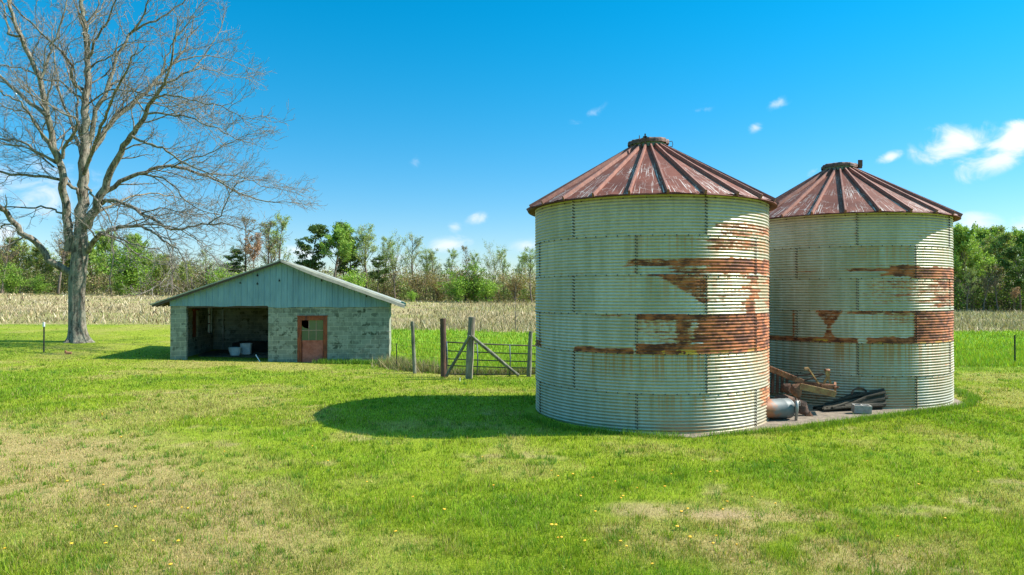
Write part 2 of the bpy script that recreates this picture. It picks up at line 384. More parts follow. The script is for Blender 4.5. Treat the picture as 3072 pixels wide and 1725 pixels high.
# dead weeds along the fence foot
def weeds(name, pts, n, spread, h0, h1, cols, label, seed=1, wmul=.0011):
    r = np.random.default_rng(seed); pts = np.array(pts); L = np.r_[0, np.cumsum(np.hypot(*np.diff(pts, axis=0).T))]
    s = r.uniform(0, L[-1], n); x = np.interp(s, L, pts[:, 0]) + r.normal(0, spread, n); y = np.interp(s, L, pts[:, 1]) + r.normal(0, spread, n)
    k = ~blocked(x, y); x, y = x[k], y[k]; n = len(x)
    cc = np.array(cols)[r.integers(0, len(cols), n)] * r.uniform(.6, 1.3, n)[:, None]
    return blades(name, x, y, r.uniform(h0, h1, n), y * wmul * r.uniform(.6, 1.2, n), cc, M_grass, 1.0, label, 'weeds')
weeds('dry_weeds', [(-5.3, 29.9), (-4.6, 28.0), (-3.9, 26.9), (-2.8, 25.8)], 2300, .30, .08, .6, [(.34, .27, .14), (.30, .25, .12), (.12, .2, .03), (.16, .13, .07)], 'tangled dry tan weeds along the fence beside the shed', 5)
weeds('fence_foot_weeds', [(-2.7, 25.5), (-1.5, 24.7), (-.3, 25.0), (1.2, 25.4)], 3600, .16, .06, .3, [(.30, .24, .13), (.10, .19, .02), (.14, .11, .06)], 'dead weeds tangled round the foot of the gate and posts', 6)
weeds('creeping_weeds', [(-8.6, 30.3), (-6.8, 30.75), (-5.6, 30.8), (-4.9, 29.5)], 3600, .14, .06, .28, [(.12, .26, .03), (.2, .33, .03), (.08, .17, .02)], 'bright green broadleaf weeds along the foot of the block wall', 7)
weeds('pad_edge_weeds', [(13.2, 20.5), (12.6, 18.6), (11.4, 17.3), (8.3, 15.7), (5.7, 14.3), (3.0, 13.55), (.9, 14.4), (.3, 15.6)], 6500, .10, .05, .17, [(.2, .31, .03), (.13, .24, .02)], 'longer grass fringe left unmown along the concrete pad edge', 8)

# field of dead stalks (stuff)
x, y = scatter(120000, 44, 132, .9, 4)
ok = (y > field_y(x) + rng.normal(0, .8, len(x))) & (y < 129); x, y = x[ok], y[ok]
lf_ = sst(-8, -16, x)
dens = np.where(x > 20, .25 + .75 * sst(.35, .55, vn(x * .01, y * .09, 4)), 1.0 - lf_ * .65 * sst(.35, .6, fbm(x * .3, y * .12, 66, 3)))
ok = rng.uniform(0, 1, len(x)) < dens; x, y = x[ok], y[ok]
cen = sst(-14, -4, x)
h = rng.uniform(.14, .50, len(x)) * (.62 + .9 * cen); wd = y * .00085 * rng.uniform(.5, 1.4, len(x))
cols = np.array([(.46, .37, .21), (.36, .28, .155), (.22, .16, .09), (.60, .51, .34), (.24, .26, .07)])
rgb = cols[rng.integers(0, 5, len(x))] * rng.uniform(.6, 1.15, len(x))[:, None] * (.75 + .5 * fbm(x * .25, y * .12, 88, 3))[:, None]
lx_, ly_ = scatter(9000, 46, 128, .9, 3); k_ = ly_ > field_y(lx_) + .5; lx_, ly_ = lx_[k_], ly_[k_]
x = np.concatenate([x, lx_]); y = np.concatenate([y, ly_]); h = np.concatenate([h, rng.uniform(.05, .55, len(lx_))]); wd = np.concatenate([wd, ly_ * .0019 * rng.uniform(.5, 1.5, len(lx_))])
rgb = np.concatenate([rgb, np.array([(.66, .55, .37), (.55, .42, .25), (.17, .11, .06)])[rng.integers(0, 3, len(lx_))] * rng.uniform(.7, 1.1, len(lx_))[:, None]])
blades('corn_stubble', x, y, h, wd, rgb, M_straw, 1.1, 'pale dead corn stalks standing across the field', 'stubble')

# ------------------------------------------------------------------ materials for built things
def block_mat(name, axis):
    m = bpy.data.materials.new(name); m.use_nodes = True; t = NT(m.node_tree); bs = t.n['Principled BSDF']
    sp = t.new('ShaderNodeSeparateXYZ'); t.l.new(t.obj(), sp.inputs[0])
    cb = t.new('ShaderNodeCombineXYZ'); t.set(cb.inputs[0], sp.outputs[axis]); t.set(cb.inputs[1], sp.outputs[2])
    def brick(c1, c2, mo, bias=0.0):
        b = t.new('ShaderNodeTexBrick'); t.l.new(cb.outputs[0], b.inputs['Vector'])
        b.offset = .5; b.squash = 1
        b.inputs['Color1'].default_value = c1; b.inputs['Color2'].default_value = c2; b.inputs['Mortar'].default_value = mo
        b.inputs['Scale'].default_value = 1; b.inputs['Mortar Size'].default_value = .011; b.inputs['Mortar Smooth'].default_value = .4
        b.inputs['Brick Width'].default_value = .406; b.inputs['Row Height'].default_value = .203; b.inputs['Bias'].default_value = bias
        return b
    b = brick((.20, .215, .165, 1), (.27, .285, .225, 1), (.37, .38, .29, 1))
    n1 = t.noise(t.vmul(t.obj(), (1, 1, 1.6)), 1.6, 5, .65, .4); n2 = t.noise(t.obj(), 30, 4, .7); n3 = t.noise(t.obj(), 4.2, 4, .6)
    stain = t.ramp(t.math('ADD', t.math('MULTIPLY', n1, .5), t.math('MULTIPLY', n3, .5)), .485, .55)
    b2 = brick((0, 0, 0, 1), (1, 1, 1, 1), (0, 0, 0, 1), -.25)
    s2 = t.math('MULTIPLY', stain, t.math('ADD', .30, t.math('MULTIPLY', b2.outputs['Color'], 1.1)))
    c = t.mix(t.math('MULTIPLY', s2, .85), b.outputs['Color'], (.055, .066, .042))
    c = t.mix(t.ramp(n2, .3, .75), c, t.mix(1.0, c, (1.22, 1.2, 1.18), 'MULTIPLY'))
    t.set(bs.inputs['Base Color'], c); bs.inputs['Roughness'].default_value = .95; bs.inputs['Specular IOR Level'].default_value = .2
    bp = t.new('ShaderNodeBump'); bp.inputs['Strength'].default_value = .6; bp.inputs['Distance'].default_value = .012
    t.set(bp.inputs['Height'], t.math('ADD', t.math('MULTIPLY', n2, .5), t.math('SUBTRACT', 1, b.outputs['Fac']))); t.l.new(bp.outputs[0], bs.inputs['Normal'])
    return m
M_blx = block_mat('concrete_block_front', 0); M_bly = block_mat('concrete_block_side', 1)
M_conc = simple('weathered_concrete', (.25, .195, .14), .95, var=.4, scale=5, bump=.7, col2=(.12, .095, .07))
M_cind = simple('grey_cinder', (.36, .33, .29), .95, var=.25, scale=12, bump=.6)
M_siding = simple('blue_grey_siding', (.21, .345, .385), .55, metal=.1, scale=1.2, col2=(.15, .26, .30), stretch=(1, 1, .25))
M_roofm = simple('old_tin_roof', (.38, .38, .32), .5, metal=.35, scale=1.5, col2=(.27, .27, .21), stretch=(1, .3, 1))
M_trim = simple('khaki_rake_trim', (.21, .21, .155), .7, scale=3, col2=(.13, .13, .095))
M_teal = simple('teal_flashing', (.04, .22, .19), .5, scale=8)
M_beam = simple('dark_old_timber', (.075, .055, .04), .9, scale=8, bump=.4)
M_rustwood = simple('rusty_red_boards', (.34, .075, .02), .8, scale=9, bump=.4, col2=(.11, .026, .012), stretch=(1, 1, .35))
M_doorpan = simple('faded_red_panel', (.43, .13, .09), .7, scale=3.5, bump=.3, col2=(.28, .065, .04))
M_doorbar = simple('pale_muntins', (.34, .22, .17), .8, scale=10)
M_dark = simple('painted_hole_shade', (.012, .014, .012), .9, scale=5)
M_earth = simple('packed_earth', (.10, .085, .06), 1.0, var=.4, scale=3, bump=.6)
M_white = simple('chalky_white', (.72, .74, .74), .6, scale=6, var=.12)
M_post = simple('grey_weathered_post', (.32, .275, .21), .9, scale=5, bump=.8, col2=(.13, .105, .08), stretch=(1, 1, .15))
M_post2 = simple('brown_weathered_post', (.16, .075, .045), .9, scale=5, bump=.8, col2=(.05, .035, .028), stretch=(1, 1, .15))
M_post3 = simple('lichen_grey_post', (.22, .215, .16), .9, scale=7, bump=.8, col2=(.08, .075, .055), stretch=(1, 1, .2))
M_gate = simple('rusty_gate_pipe', (.13, .075, .045), .7, metal=.3, scale=4, col2=(.06, .07, .06))
M_gate2 = simple('blue_gate_stay', (.07, .10, .13), .6, metal=.3, scale=6)
M_rust = simple('rusted_iron', (.36, .16, .08), .85, metal=.15, scale=5, bump=.4, col2=(.13, .055, .03))
M_rust2 = simple('dark_rusted_iron', (.16, .085, .055), .8, metal=.2, scale=6, bump=.4, col2=(.05, .03, .022))
M_steel = simple('worn_grey_steel', (.33, .35, .35), .45, metal=.5, scale=5, bump=.1, col2=(.24, .22, .19))
M_yel = simple('rusty_yellow_paint', (.40, .25, .09), .8, metal=.0, scale=7, col2=(.26, .11, .045))
M_brick = simple('orange_brick', (.50, .22, .11), .9, scale=14)
M_olddark = simple('rotten_timber', (.03, .025, .018), .95, scale=6, bump=.9, col2=(.06, .053, .034), stretch=(.4, 1, 3))
M_tpost = simple('dark_green_steel_post', (.05, .055, .045), .7, metal=.3, scale=9)
M_bolt = simple('dark_bolts', (.035, .035, .032), .7, metal=.3, scale=20)
M_glass = bpy.data.materials.new('dusty_glass'); M_glass.use_nodes = True
_b = M_glass.node_tree.nodes['Principled BSDF']; _b.inputs['Base Color'].default_value = (.05, .09, .06, 1); _b.inputs['Roughness'].default_value = .12; _b.inputs['Specular IOR Level'].default_value = .8

# galvanised corrugated wall: rust comes from painted-on amounts (attributes) broken up by streaky noise
m = bpy.data.materials.new('galvanised_rusting_wall'); m.use_nodes = True; t = NT(m.node_tree); bs = t.n['Principled BSDF']
sf = t.attr('surf').outputs['Vector']; ru = t.attr('rust').outputs['Fac']; dr = t.attr('drip').outputs['Fac']; ye = t.attr('yellow').outputs['Fac']; dt = t.attr('dirt').outputs['Fac']; to = t.attr('tone').outputs['Fac']; cr = t.attr('crest').outputs['Fac']
ns = t.noise(t.vmul(sf, (.55, 9.2, 1)), 1.6, 6, .66)                 # long thin horizontal streaks
nf = t.noise(t.vmul(sf, (1, 1.6, 1)), 11, 5, .7)
nr = t.math('ADD', t.math('MULTIPLY', ns, .62), t.math('MULTIPLY', nf, .38))
thr = t.math('SUBTRACT', .765, t.math('MULTIPLY', ru, .41))
thr = t.math('ADD', thr, t.math('MULTIPLY', t.math('SUBTRACT', cr, .5), t.math('SUBTRACT', .10, t.math('MULTIPLY', ru, .08))))
galv0 = None
rm = t.math('MULTIPLY', t.ramp(t.math('SUBTRACT', nr, thr), -.045, .075), t.ramp(ru, .01, .06))
big = t.noise(t.vmul(sf, (1, .8, 1)), .9, 4, .6, .5); fine = t.noise(t.vmul(sf, (1, .25, 1)), 9, 4, .6)
galv = t.mix(t.ramp(big, .35, .65), (.46, .415, .325), (.56, .52, .43))
galv = t.mix(t.math('MULTIPLY', t.ramp(fine, .45, .75), .35), galv, (.62, .60, .53))
galv = t.mix(to, galv, t.mix(1.0, galv, (.74, .78, .73), 'MULTIPLY'))
vert = t.noise(t.vmul(sf, (14, .25, 1)), 1.0, 3, .6)                    # vertical runs
dm = t.math('MULTIPLY', t.ramp(vert, .485, .55), dr)
galv = t.mix(t.math('MULTIPLY', dm, .95), galv, (.44, .155, .025))
galv = t.mix(t.math('MULTIPLY', dr, .42), galv, (.42, .30, .13))
wn_ = t.noise(t.vmul(sf, (5, .12, 1)), 1.0, 4, .6)
galv = t.mix(t.math('MULTIPLY', t.ramp(wn_, .46, .64), .32), galv, (.22, .22, .12))
galv = t.mix(t.math('MULTIPLY', t.ramp(wn_, .42, .30), .35), galv, (.62, .62, .56))
galv = t.mix(t.math('MULTIPLY', dt, t.ramp(nf, .1, .5)), galv, (.37, .22, .09))
galv = t.mix(t.math('MULTIPLY', ru, t.ramp(nf, .3, .7)), galv, (.40, .27, .14))
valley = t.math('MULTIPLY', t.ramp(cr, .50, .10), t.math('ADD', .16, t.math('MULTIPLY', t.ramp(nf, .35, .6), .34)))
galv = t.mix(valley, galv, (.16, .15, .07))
rn = t.noise(t.vmul(sf, (1.4, 2.5, 1)), 2.4, 5, .65)
rcol = t.mix(t.ramp(rn, .40, .64), (.10, .025, .010), (.44, .130, .042))
rcol = t.mix(t.math('MULTIPLY', t.ramp(t.math('SUBTRACT', nr, thr), .12, .01), .55), rcol, (.48, .185, .05))
rcol = t.mix(t.math('MULTIPLY', ye, t.ramp(t.noise(t.vmul(sf, (1, 2, 1)), 3.5, 4), .50, .54)), rcol, (.62, .34, .04))
col = t.mix(rm, galv, rcol)
t.set(bs.inputs['Base Color'], col)
t.set(bs.inputs['Metallic'], t.math('MULTIPLY', t.math('SUBTRACT', 1, rm), .18))
t.set(bs.inputs['Roughness'], t.math('ADD', .42, t.math('MULTIPLY', rm, .4)))
bp = t.new('ShaderNodeBump'); bp.inputs['Strength'].default_value = .25; bp.inputs['Distance'].default_value = .006; t.set(bp.inputs['Height'], nf); t.l.new(bp.outputs[0], bs.inputs['Normal'])
M_wall = m
# roof rust with pale scratches
def roofmat():
    m = bpy.data.materials.new('red_rusted_roof'); m.use_nodes = True; t = NT(m.node_tree); bs = t.n['Principled BSDF']
    sf = t.attr('surf').outputs['Vector']; o = t.obj()
    n1 = t.noise(o, 1.4, 5, .6); n2 = t.noise(o, 16, 4, .7)
    c = t.mix(t.ramp(n1, .35, .65), (.115, .033, .020), (.185, .058, .036)); c = t.mix(t.math('MULTIPLY', t.ramp(n2, .4, .7), .4), c, (.14, .045, .034))
    # bare galvanised patches and wandering scratch lines, densest towards the eave
    wn = t.new('ShaderNodeTexNoise'); t.l.new(o, wn.inputs['Vector']); wn.inputs['Scale'].default_value = 2.2; wn.inputs['Detail'].default_value = 3
    ln = t.math('ABSOLUTE', t.math('SUBTRACT', wn.outputs['Fac'], .5)); line = t.ramp(ln, .010, .002)
    ln2 = t.noise(t.vmul(sf, (34, 1.3, 1)), 1.0, 4, .6); rad = t.ramp(ln2, .56, .62)
    am = t.attr('wear').outputs['Fac']; reg = t.ramp(t.math('ADD', t.noise(o, 1.1, 3, .5), t.math('MULTIPLY', am, .32)), .60, .80)
    wv = t.math('MULTIPLY', t.math('MAXIMUM', t.math('MAXIMUM', t.math('MULTIPLY', line, .6), rad), t.math('MULTIPLY', t.ramp(n2, .62, .72), .7)), reg)
    c = t.mix(t.math('MULTIPLY', wv, .8), c, (.66, .60, .55))
    t.set(bs.inputs['Base Color'], c); bs.inputs['Roughness'].default_value = .7; bs.inputs['Metallic'].default_value = 0; bs.inputs['Specular IOR Level'].default_value = .2
    bp = t.new('ShaderNodeBump'); bp.inputs['Strength'].default_value = .2; bp.inputs['Distance'].default_value = .01; t.set(bp.inputs['Height'], n2); t.l.new(bp.outputs[0], bs.inputs['Normal'])
    return m
M_roof = roofmat()
M_rib = simple('rusted_rib', (.30, .12, .08), .65, metal=.1, scale=8, col2=(.19, .07, .05))
M_cap = simple('corroded_cap', (.20, .10, .07), .75, metal=.2, scale=9, bump=.4, col2=(.06, .04, .04))
M_capwall = simple('green_galvanised', (.16, .22, .20), .5, metal=.4, scale=8)

# ------------------------------------------------------------------ concrete pad
hull = []
for k in range(8):
    a = R_(22.5 + 45 * k); hull.append((math.cos(a) * 3.11, math.sin(a) * 3.11))
pts = []
Ls = 6.87
for (cx, cy) in hull:
    pts.append((cx + (Ls if cx > 0 else 0), cy))
W2 = [(BC[0].x + a * SU.x + b * SN.x, BC[0].y + a * SU.y + b * SN.y) for a, b in pts]
mb = MB(); n = len(W2); zt = .015
mb.add([(x, y, zt) for x, y in W2] + [(x * 1.0, y, -.35) for x, y in W2], [tuple(range(n))] + [(i, (i + n), (i + 1) % n + n, (i + 1) % n) for i in range(n)])
pad = mb.build('concrete_pad', M_conc, bevel=.015); tag(pad, kind='structure')

# ------------------------------------------------------------------ grain bins
RH = .8128; NC = 264; SUBR = 96
def soft(x, a, b, s): return sst(a - s, a + s, x) * sst(b + s, b - s, x)
def bin_attr(which, ring, ph, tt):
    r = np.zeros_like(ph); dr = np.zeros_like(ph); ye = np.zeros_like(ph); dt = np.zeros_like(ph)
    def B(rg, a, b, t0, t1, s, sa=3.0, stt=.035):
        nonlocal r
        if rg == ring:
            p_ = phn if sa >= 1.9 else ph
            r = np.maximum(r, s * soft(p_, a, b, sa) * soft(ttn, t0, t1, stt))
    X = 110
    row = np.floor(tt * 12 + .5)
    phn = ph + 9 * (vn(row * 1.37 + ring * 31, ph * .03, 90 + which) - .5) + 5 * (vn(ph * .35, row * 1.7, 95) - .5)
    ttn = tt + .05 * (vn(ph * .30, ring * 7.7 + tt * 3, 97) - .5) + .03 * (vn(ph * 1.1, ring * 7.7, 98) - .5)
    r = r + .16 + .22 * sst(.16, .0, tt) * (vn(ph * .15, ring * 3.3, 99) > .35) + .22 * sst(.9, 1.0, tt) * sst(.4, .8, vn(ph * .12, ring * 4.1, 101))
    sd_ = (ph - (12 if which else (-17 if ring % 2 == 0 else -47)) - (30 if (which and ring % 2) else 0) + 600) % 60
    r = np.maximum(r, .40 * np.maximum(sst(3.0, .5, sd_), sst(58.5, 60, sd_)) * (.5 + vn(row, ring * 9.0 + np.round(ph / 60), 7)))
    if which == 0:
        B(5, 19, X, -.1, .42, .70, 4, .1); B(5, 34, X, .5, .66, .5)
        B(4, -17, 15, .83, .90, .40); B(4, -17, 15, .74, .79, .38); B(4, 15, X, .60, .92, .72); B(4, -22, X, .20, .38, 1.0); B(4, -4, X, .0, .42, .78, 4); B(4, 14, X, .02, .44, 1.0, 2); B(4, -78, -45, .14, .26, .42)
        if ring == 3:
            tri = sst(.0, .12, tt - .12 - (13.5 - ph) / 26 * .95) * (ph < 13.2) * sst(-14, -8, ph)
            r = np.maximum(r, .85 * tri)
        B(3, 13, X, -.1, 1.1, .54, .6); B(3, 36, 46, -.1, 1.1, .85, 2); B(3, 58, X, .1, 1.1, .75, 5); B(3, -10, 13, .88, 1.1, .78)
        B(2, -17, X, .84, 1.1, 1.0, .5); B(2, -17, 13, -.1, .26, 1.0, .5); B(2, -32, -17, .90, 1.1, .75, 4); B(2, -8, X, -.1, 1.1, .62, 4); B(2, 7, X, -.1, 1.1, 1.0, 3); B(2, -17, -4, .2, .9, .52, .5)
        B(2, 0, 7, -.1, 1.1, .95, 1.5); B(2, -47, -17, -.1, .12, 1.0, .8); B(2, -95, -62, .90, 1.1, .55); B(2, -95, -72, -.1, .2, .9)
        B(1, 16, X, .3, 1.1, .46, 5); B(1, 40, X, .1, 1.1, .56, 8); B(1, 58, X, -.1, 1.1, .72, 6); B(0, 46, X, .45, 1.1, .75, 5); B(0, 56, X, .0, 1.1, .58, 8); B(0, 14, X, -.1, .1, .35)
        if ring == 1:
            dr = soft(ph, -45, 12, 5) * sst(.1, .9, tt) * .9 + .4 * soft(ph, 12, 60, 5) * sst(.2, 1, tt)
        if ring == 2:
            ye = soft(ph, -8, 12, 1.5) * soft(tt, -.1, .10, .03) + .5 * soft(ph, 14, 80, 5) * soft(tt, -.1, .08, .03)
        if ring == 0: dt = soft(ph, -8, 14, 3) * sst(.45, .0, tt) * .8 + .3 * sst(.2, 0, tt)
    else:
        B(5, -12, 12, .17, .24, .42); B(5, 10, 50, .2, .3, .5)
        B(4, -90, -35, .08, .34, .42); B(4, -27, 12, .20, .30, .85); B(4, -6, 12, .05, .40, 1.0); B(4, 8, X, -.1, .36, 1.0); B(4, 20, X, .36, .9, .36)
        B(3, -14, X, .2, .95, .58); B(3, 22, X, .1, 1.1, .82, 6); B(3, -80, -30, .55, .9, .36); B(5, 15, X, .1, .6, .44)
        B(2, -90, -20, .88, .97, .38); B(2, -20, X, .89, 1.1, .95); B(2, -3, 12, .58, .9, .62); B(2, -3, 12, .12, .6, .42); B(2, 11, X, -.1, 1.1, .98, .8); B(2, -50.5, -48, -.1, 1.1, .85, .4)
        B(2, -95, -17, -.1, .14, 1.0, .8); B(2, -13, 12, -.1, .19, 1.0, .8)
        if ring == 2:
            wdt = 1.2 + 6.0 * np.clip(np.abs(tt - .42) / .55, 0, 1) ** 1.2
            r = np.maximum(r, .85 * sst(wdt + 1.0, wdt - 1.0, np.abs(ph + 31)))
            ye = soft(ph, -38, -24, 2) * soft(tt, -.1, .09, .03) + .6 * soft(ph, -8, X, 2) * soft(tt, -.1, .035, .02)
        if ring == 1:
            dr = soft(ph, -30, 16, 4) * sst(.2, .95, tt) * .8 + .25; r = np.maximum(r, .44 * soft(ph, 14, X, 4))
        B(0, -26, -6, .78, .90, .45); B(0, 5, 45, .85, .95, .4)
        if ring == 0: dt = soft(ph, -12, 13, 4) * sst(1.1, .3, tt) * .75 + .5 * soft(ph, -70, -12, 4) * sst(.55, .3, tt)
        if ring == 0: r = np.maximum(r, .55 * soft(ph, -80, -25, 4) * sst(.5, .35, tt))
    if ring < 5: dr = np.maximum(dr, .55 * soft(ph, -18, 110, 10) * sst(.1, 1, tt) * (vn(ph * .2, ring * 5.5, 3) > .3))
    return r, dr, ye, dt
def build_bin(which, c, seams0, rib0, label):
    root = empty('grain_bin', (c.x, c.y, .015), 0, label, 'grain bin', 'grain bins on the concrete pad')
    r2 = np.random.default_rng(40 + which)
    for ring in range(6):
        off = seams0[ring % 2]
        phd = off + np.arange(NC) * (360 / NC); ph = np.radians(phd)
        tz_ = np.linspace(-.012 if ring else 0, RH, SUBR + 1)
        PH, TZ = np.meshgrid(ph, tz_)
        wave = np.cos(2 * PI * TZ / (RH / 12))
        sheet = ((np.arange(NC) * (360 / NC)) // 60).astype(int)
        lap = ((np.arange(NC) * (360 / NC)) % 60 < 1.4) * .004
        dent = .010 * (fbm(PH * 3, TZ * 1.2 + ring * 5, 60 + which, 2) - .5) * 2
        rr = BR + .0055 + .0095 * wave + .0022 * ring + lap[None] + dent
        X_ = rr * np.sin(PH); Y_ = -rr * np.cos(PH); Z_ = TZ + ring * RH
        phs = (np.degrees(PH) + 180) % 360 - 180
        r, dr, ye, dt = bin_attr(which, ring, phs, TZ / RH)
        seamrust = np.zeros_like(r)
        tone = r2.uniform(0, 1, 7)[sheet]; tone = np.repeat(tone[None], SUBR + 1, 0)
        nr = SUBR + 1
        vv = np.stack([X_, Y_, Z_], -1).reshape(-1, 3)
        idx = np.arange(nr * NC).reshape(nr, NC); a_ = idx[:-1]; b_ = idx[1:]
        q = np.stack([a_, np.roll(a_, -1, 1), np.roll(b_, -1, 1), b_], -1).reshape(-1, 4)
        surf = np.stack([phs / 360 * 2 * PI * BR + which * 50, Z_, np.full_like(Z_, ring * 3.1)], -1).reshape(-1, 3)
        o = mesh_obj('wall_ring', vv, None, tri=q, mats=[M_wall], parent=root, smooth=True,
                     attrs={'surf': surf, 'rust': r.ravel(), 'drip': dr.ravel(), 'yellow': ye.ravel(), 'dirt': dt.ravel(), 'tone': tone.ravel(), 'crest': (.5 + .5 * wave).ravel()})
        # bolts of this ring: a horizontal row and double vertical seams, joined into the ring's own mesh
        bm_ = MB()
        def bolt(pd, z, s=.011):
            a = R_(pd); n_ = Vector((math.sin(a), -math.cos(a), 0)); tn = Vector((math.cos(a), math.sin(a), 0)); p = n_ * (BR + .014 + .0022 * ring) + Vector((0, 0, z))
            vs = [p + tn * (s * math.cos(k * PI / 3)) + Vector((0, 0, s * math.sin(k * PI / 3))) for k in range(6)]
            bm_.add([v - n_ * .012 for v in vs] + [v + n_ * .011 for v in vs], [(6, 7, 8, 9, 10, 11)] + [(k, (k + 1) % 6, (k + 1) % 6 + 6, k + 6) for k in range(6)])
        if ring < 5:
            for k in range(72): bolt(off + 2.5 + k * 5, (ring + 1) * RH - .012, .0135)
        else:
            for k in range(36): bolt(off + 5 + k * 10, 6 * RH - .05, .013)
        for k in range(6):
            for j in range(12):
                zz = ring * RH + (j + .5) * RH / 12
                bolt(off + 60 * k + .25, zz + .012, .0125); bolt(off + 60 * k + .95, zz - .008, .0125)
        bo = mesh_obj('bolts', bm_.v, bm_.f, M_bolt, parent=o); bo['kind'] = 'stuff'
    # roof panels
    def rz_(rad): return 4.90 + (2.935 - rad) * .592
    nseg = 14; NP = 24
    vv = []; ff = []; sfv = []; wr = []
    for p in range(NP):
        a0 = R_(rib0 + 15 * p); 
        base = len(vv)
        for i in range(9):
            rad = .43 + (2.935 - .43) * i / 8
            for j in range(5):
                a = a0 + R_(15) * j / 4
                edge = .008 * math.sin(p * 7.3 + j * 2.1 + which) if i == 8 else 0
                sag = -.012 * math.sin(PI * j / 4) * i / 8
                rr = rad + (.02 * math.sin(p * 3.7 + j) if i == 8 else 0)
                vv.append((rr * math.sin(a), -rr * math.cos(a), rz_(rad) + sag + edge)); sfv.append((math.degrees(a) * .05, rad, 0)); wr.append(i / 8)
        for i in range(8):
            for j in range(4):
                q = base + i * 5 + j; ff.append((q, q + 1, q + 6, q + 5) if True else None)
    # soffit return under the eave
    nb = len(vv)
    for k in range(96):
        a = 2 * PI * k / 96
        for rad, z in ((2.93, 4.892), (2.945, 4.862), (2.75, 4.885)):
            vv.append((rad * math.sin(a), -rad * math.cos(a), z)); sfv.append((0, rad, 0)); wr.append(0)
    for k in range(96):
        k2 = (k + 1) % 96
        for u in (0, 1):
            ff.append((nb + k * 3 + u, nb + k * 3 + u + 1, nb + k2 * 3 + u + 1, nb + k2 * 3 + u))
    roof = mesh_obj('roof', vv, ff, M_roof, parent=root, attrs={'surf': np.array(sfv), 'wear': np.array(wr)})
    for p in range(NP):
        mb = MB(); a = R_(rib0 + 15 * p); d = Vector((math.sin(a), -math.cos(a), 0)); s = Vector((math.cos(a), math.sin(a), 0))
        r0, r1 = .42, 2.955; hh = .072; ww = .032; w1 = .018
        A = d * r0 + Vector((0, 0, rz_(r0))); Bp = d * r1 + Vector((0, 0, rz_(r1)))
        up = (Bp - A).cross(s).normalized(); up = up if up.z > 0 else -up
        # crooked, slightly bent ribs
        segs = [(A.lerp(Bp, q / 4) + s * random.uniform(-.006, .006) * (0 < q < 4)) for q in range(5)]
        vs = []
        for P_ in segs: vs += [P_ - s * ww - up * .02, P_ - s * w1 + up * hh, P_ + s * w1 + up * hh, P_ + s * ww - up * .02]
        fs = [(0, 3, 2, 1), (16, 17, 18, 19)]
        for q in range(4):
            for e in range(3): fs.append((q * 4 + e, q * 4 + e + 1, q * 4 + e + 5, q * 4 + e + 4))
        mb.add(vs, fs); mb.build('roof_rib', M_rib, roof)
    # collar and dented lid
    mb = MB(); N = 40; rs = [(.42, 6.36), (.43, 6.43), (.435, 6.50)]
    for (rad, z) in rs:
        pass
    vs = [(rad * math.sin(2 * PI * k / N), -rad * math.cos(2 * PI * k / N), z) for rad, z in rs for k in range(N)]
    fs = [(i * N + k, i * N + (k + 1) % N, (i + 1) * N + (k + 1) % N, (i + 1) * N + k) for i in range(2) for k in range(N)]
    mb.add(vs, fs); mb.build('cap_collar', M_capwall, root, smooth=True)
    mb = MB(); prof = [(.475, 6.495), (.49, 6.475), (.485, 6.545), (.47, 6.575), (.40, 6.60), (.2, 6.608), (.0001, 6.612)]
    vs = []
    rr_ = random.Random(5 + which)
    wob = [rr_.uniform(-.016, .016) for _ in range(N)]
    tilt = .035 if which == 0 else .015
    for i, (rad, z) in enumerate(prof):
        for k in range(N):
            a = 2 * PI * k / N; w_ = wob[k] * (1 if i < 4 else .3)
            q = rad + w_ * (1 if i < 4 else 0); vs.append((q * math.sin(a), -q * math.cos(a), z + w_ - tilt * math.sin(a) * -1 * (-1 if which else 1) * rad))
    fs = [(i * N + k, i * N + (k + 1) % N, (i + 1) * N + (k + 1) % N, (i + 1) * N + k) for i in range(len(prof) - 1) for k in range(N)]
    mb.add(vs, fs); cap = mb.build('roof_cap', M_cap, root)
    mb = MB()
    if which == 0:
        a = -.17; mb.box((a - .015, -.50, 6.40), (a + .015, -.47, 6.66)); mb.box((a - .05, -.50, 6.56), (a + .05, -.485, 6.60)); mb.tube([(-.29, -.40, 6.5), (-.29, -.40, 6.64)], .01, 6)
    else:
        mb.box((.40, -.30, 6.50), (.52, -.27, 6.68)); mb.box((.42, -.32, 6.44), (.50, -.25, 6.52))
    mb.build('latch', M_rust2, cap)
    mb = MB()
    if which == 0: mb.tube([(.46, -.1, 6.55), (.56, -.1, 6.57), (.58, -.1, 6.50), (.57, -.1, 6.44), (.49, -.1, 6.43)], .009, 6)
    else: mb.tube([(.47, -.12, 6.52), (.54, -.12, 6.54), (.54, -.12, 6.62), (.49, -.12, 6.63)], .01, 6)
    mb.build('handle', M_rust2, cap)
    return root
b1 = build_bin(0, BC[0], (-17, -47), -3.7, 'nearer corrugated grain bin with rust bands and red conical roof')
b2 = build_bin(1, BC[1], (12, -18), -8.0, 'farther corrugated grain bin behind the rusty plough, right of the nearer bin')
# small hatch frame low on the farther bin
mb = MB(); 
for s_ in (-1, 1): pass
a = R_(-9); c_ = BC[1] + Vector((math.sin(a), -math.cos(a), 0)) * (BR + .018); tn = Vector((math.cos(a), math.sin(a), 0))
mb.bar(c_ - tn * .12 + Vector((0, 0, .10)), c_ - tn * .12 + Vector((0, 0, .36)), .02, .02, up=(0, 1, 0)); mb.bar(c_ + tn * .12 + Vector((0, 0, .10)), c_ + tn * .12 + Vector((0, 0, .36)), .02, .02, up=(0, 1, 0))
mb.bar(c_ - tn * .12 + Vector((0, 0, .36)), c_ + tn * .12 + Vector((0, 0, .36)), .02, .02)
hf = mb.build('hatch_frame', M_rust, b2); hf.matrix_parent_inverse = Matrix.Translation((-BC[1].x, -BC[1].y, -.015))

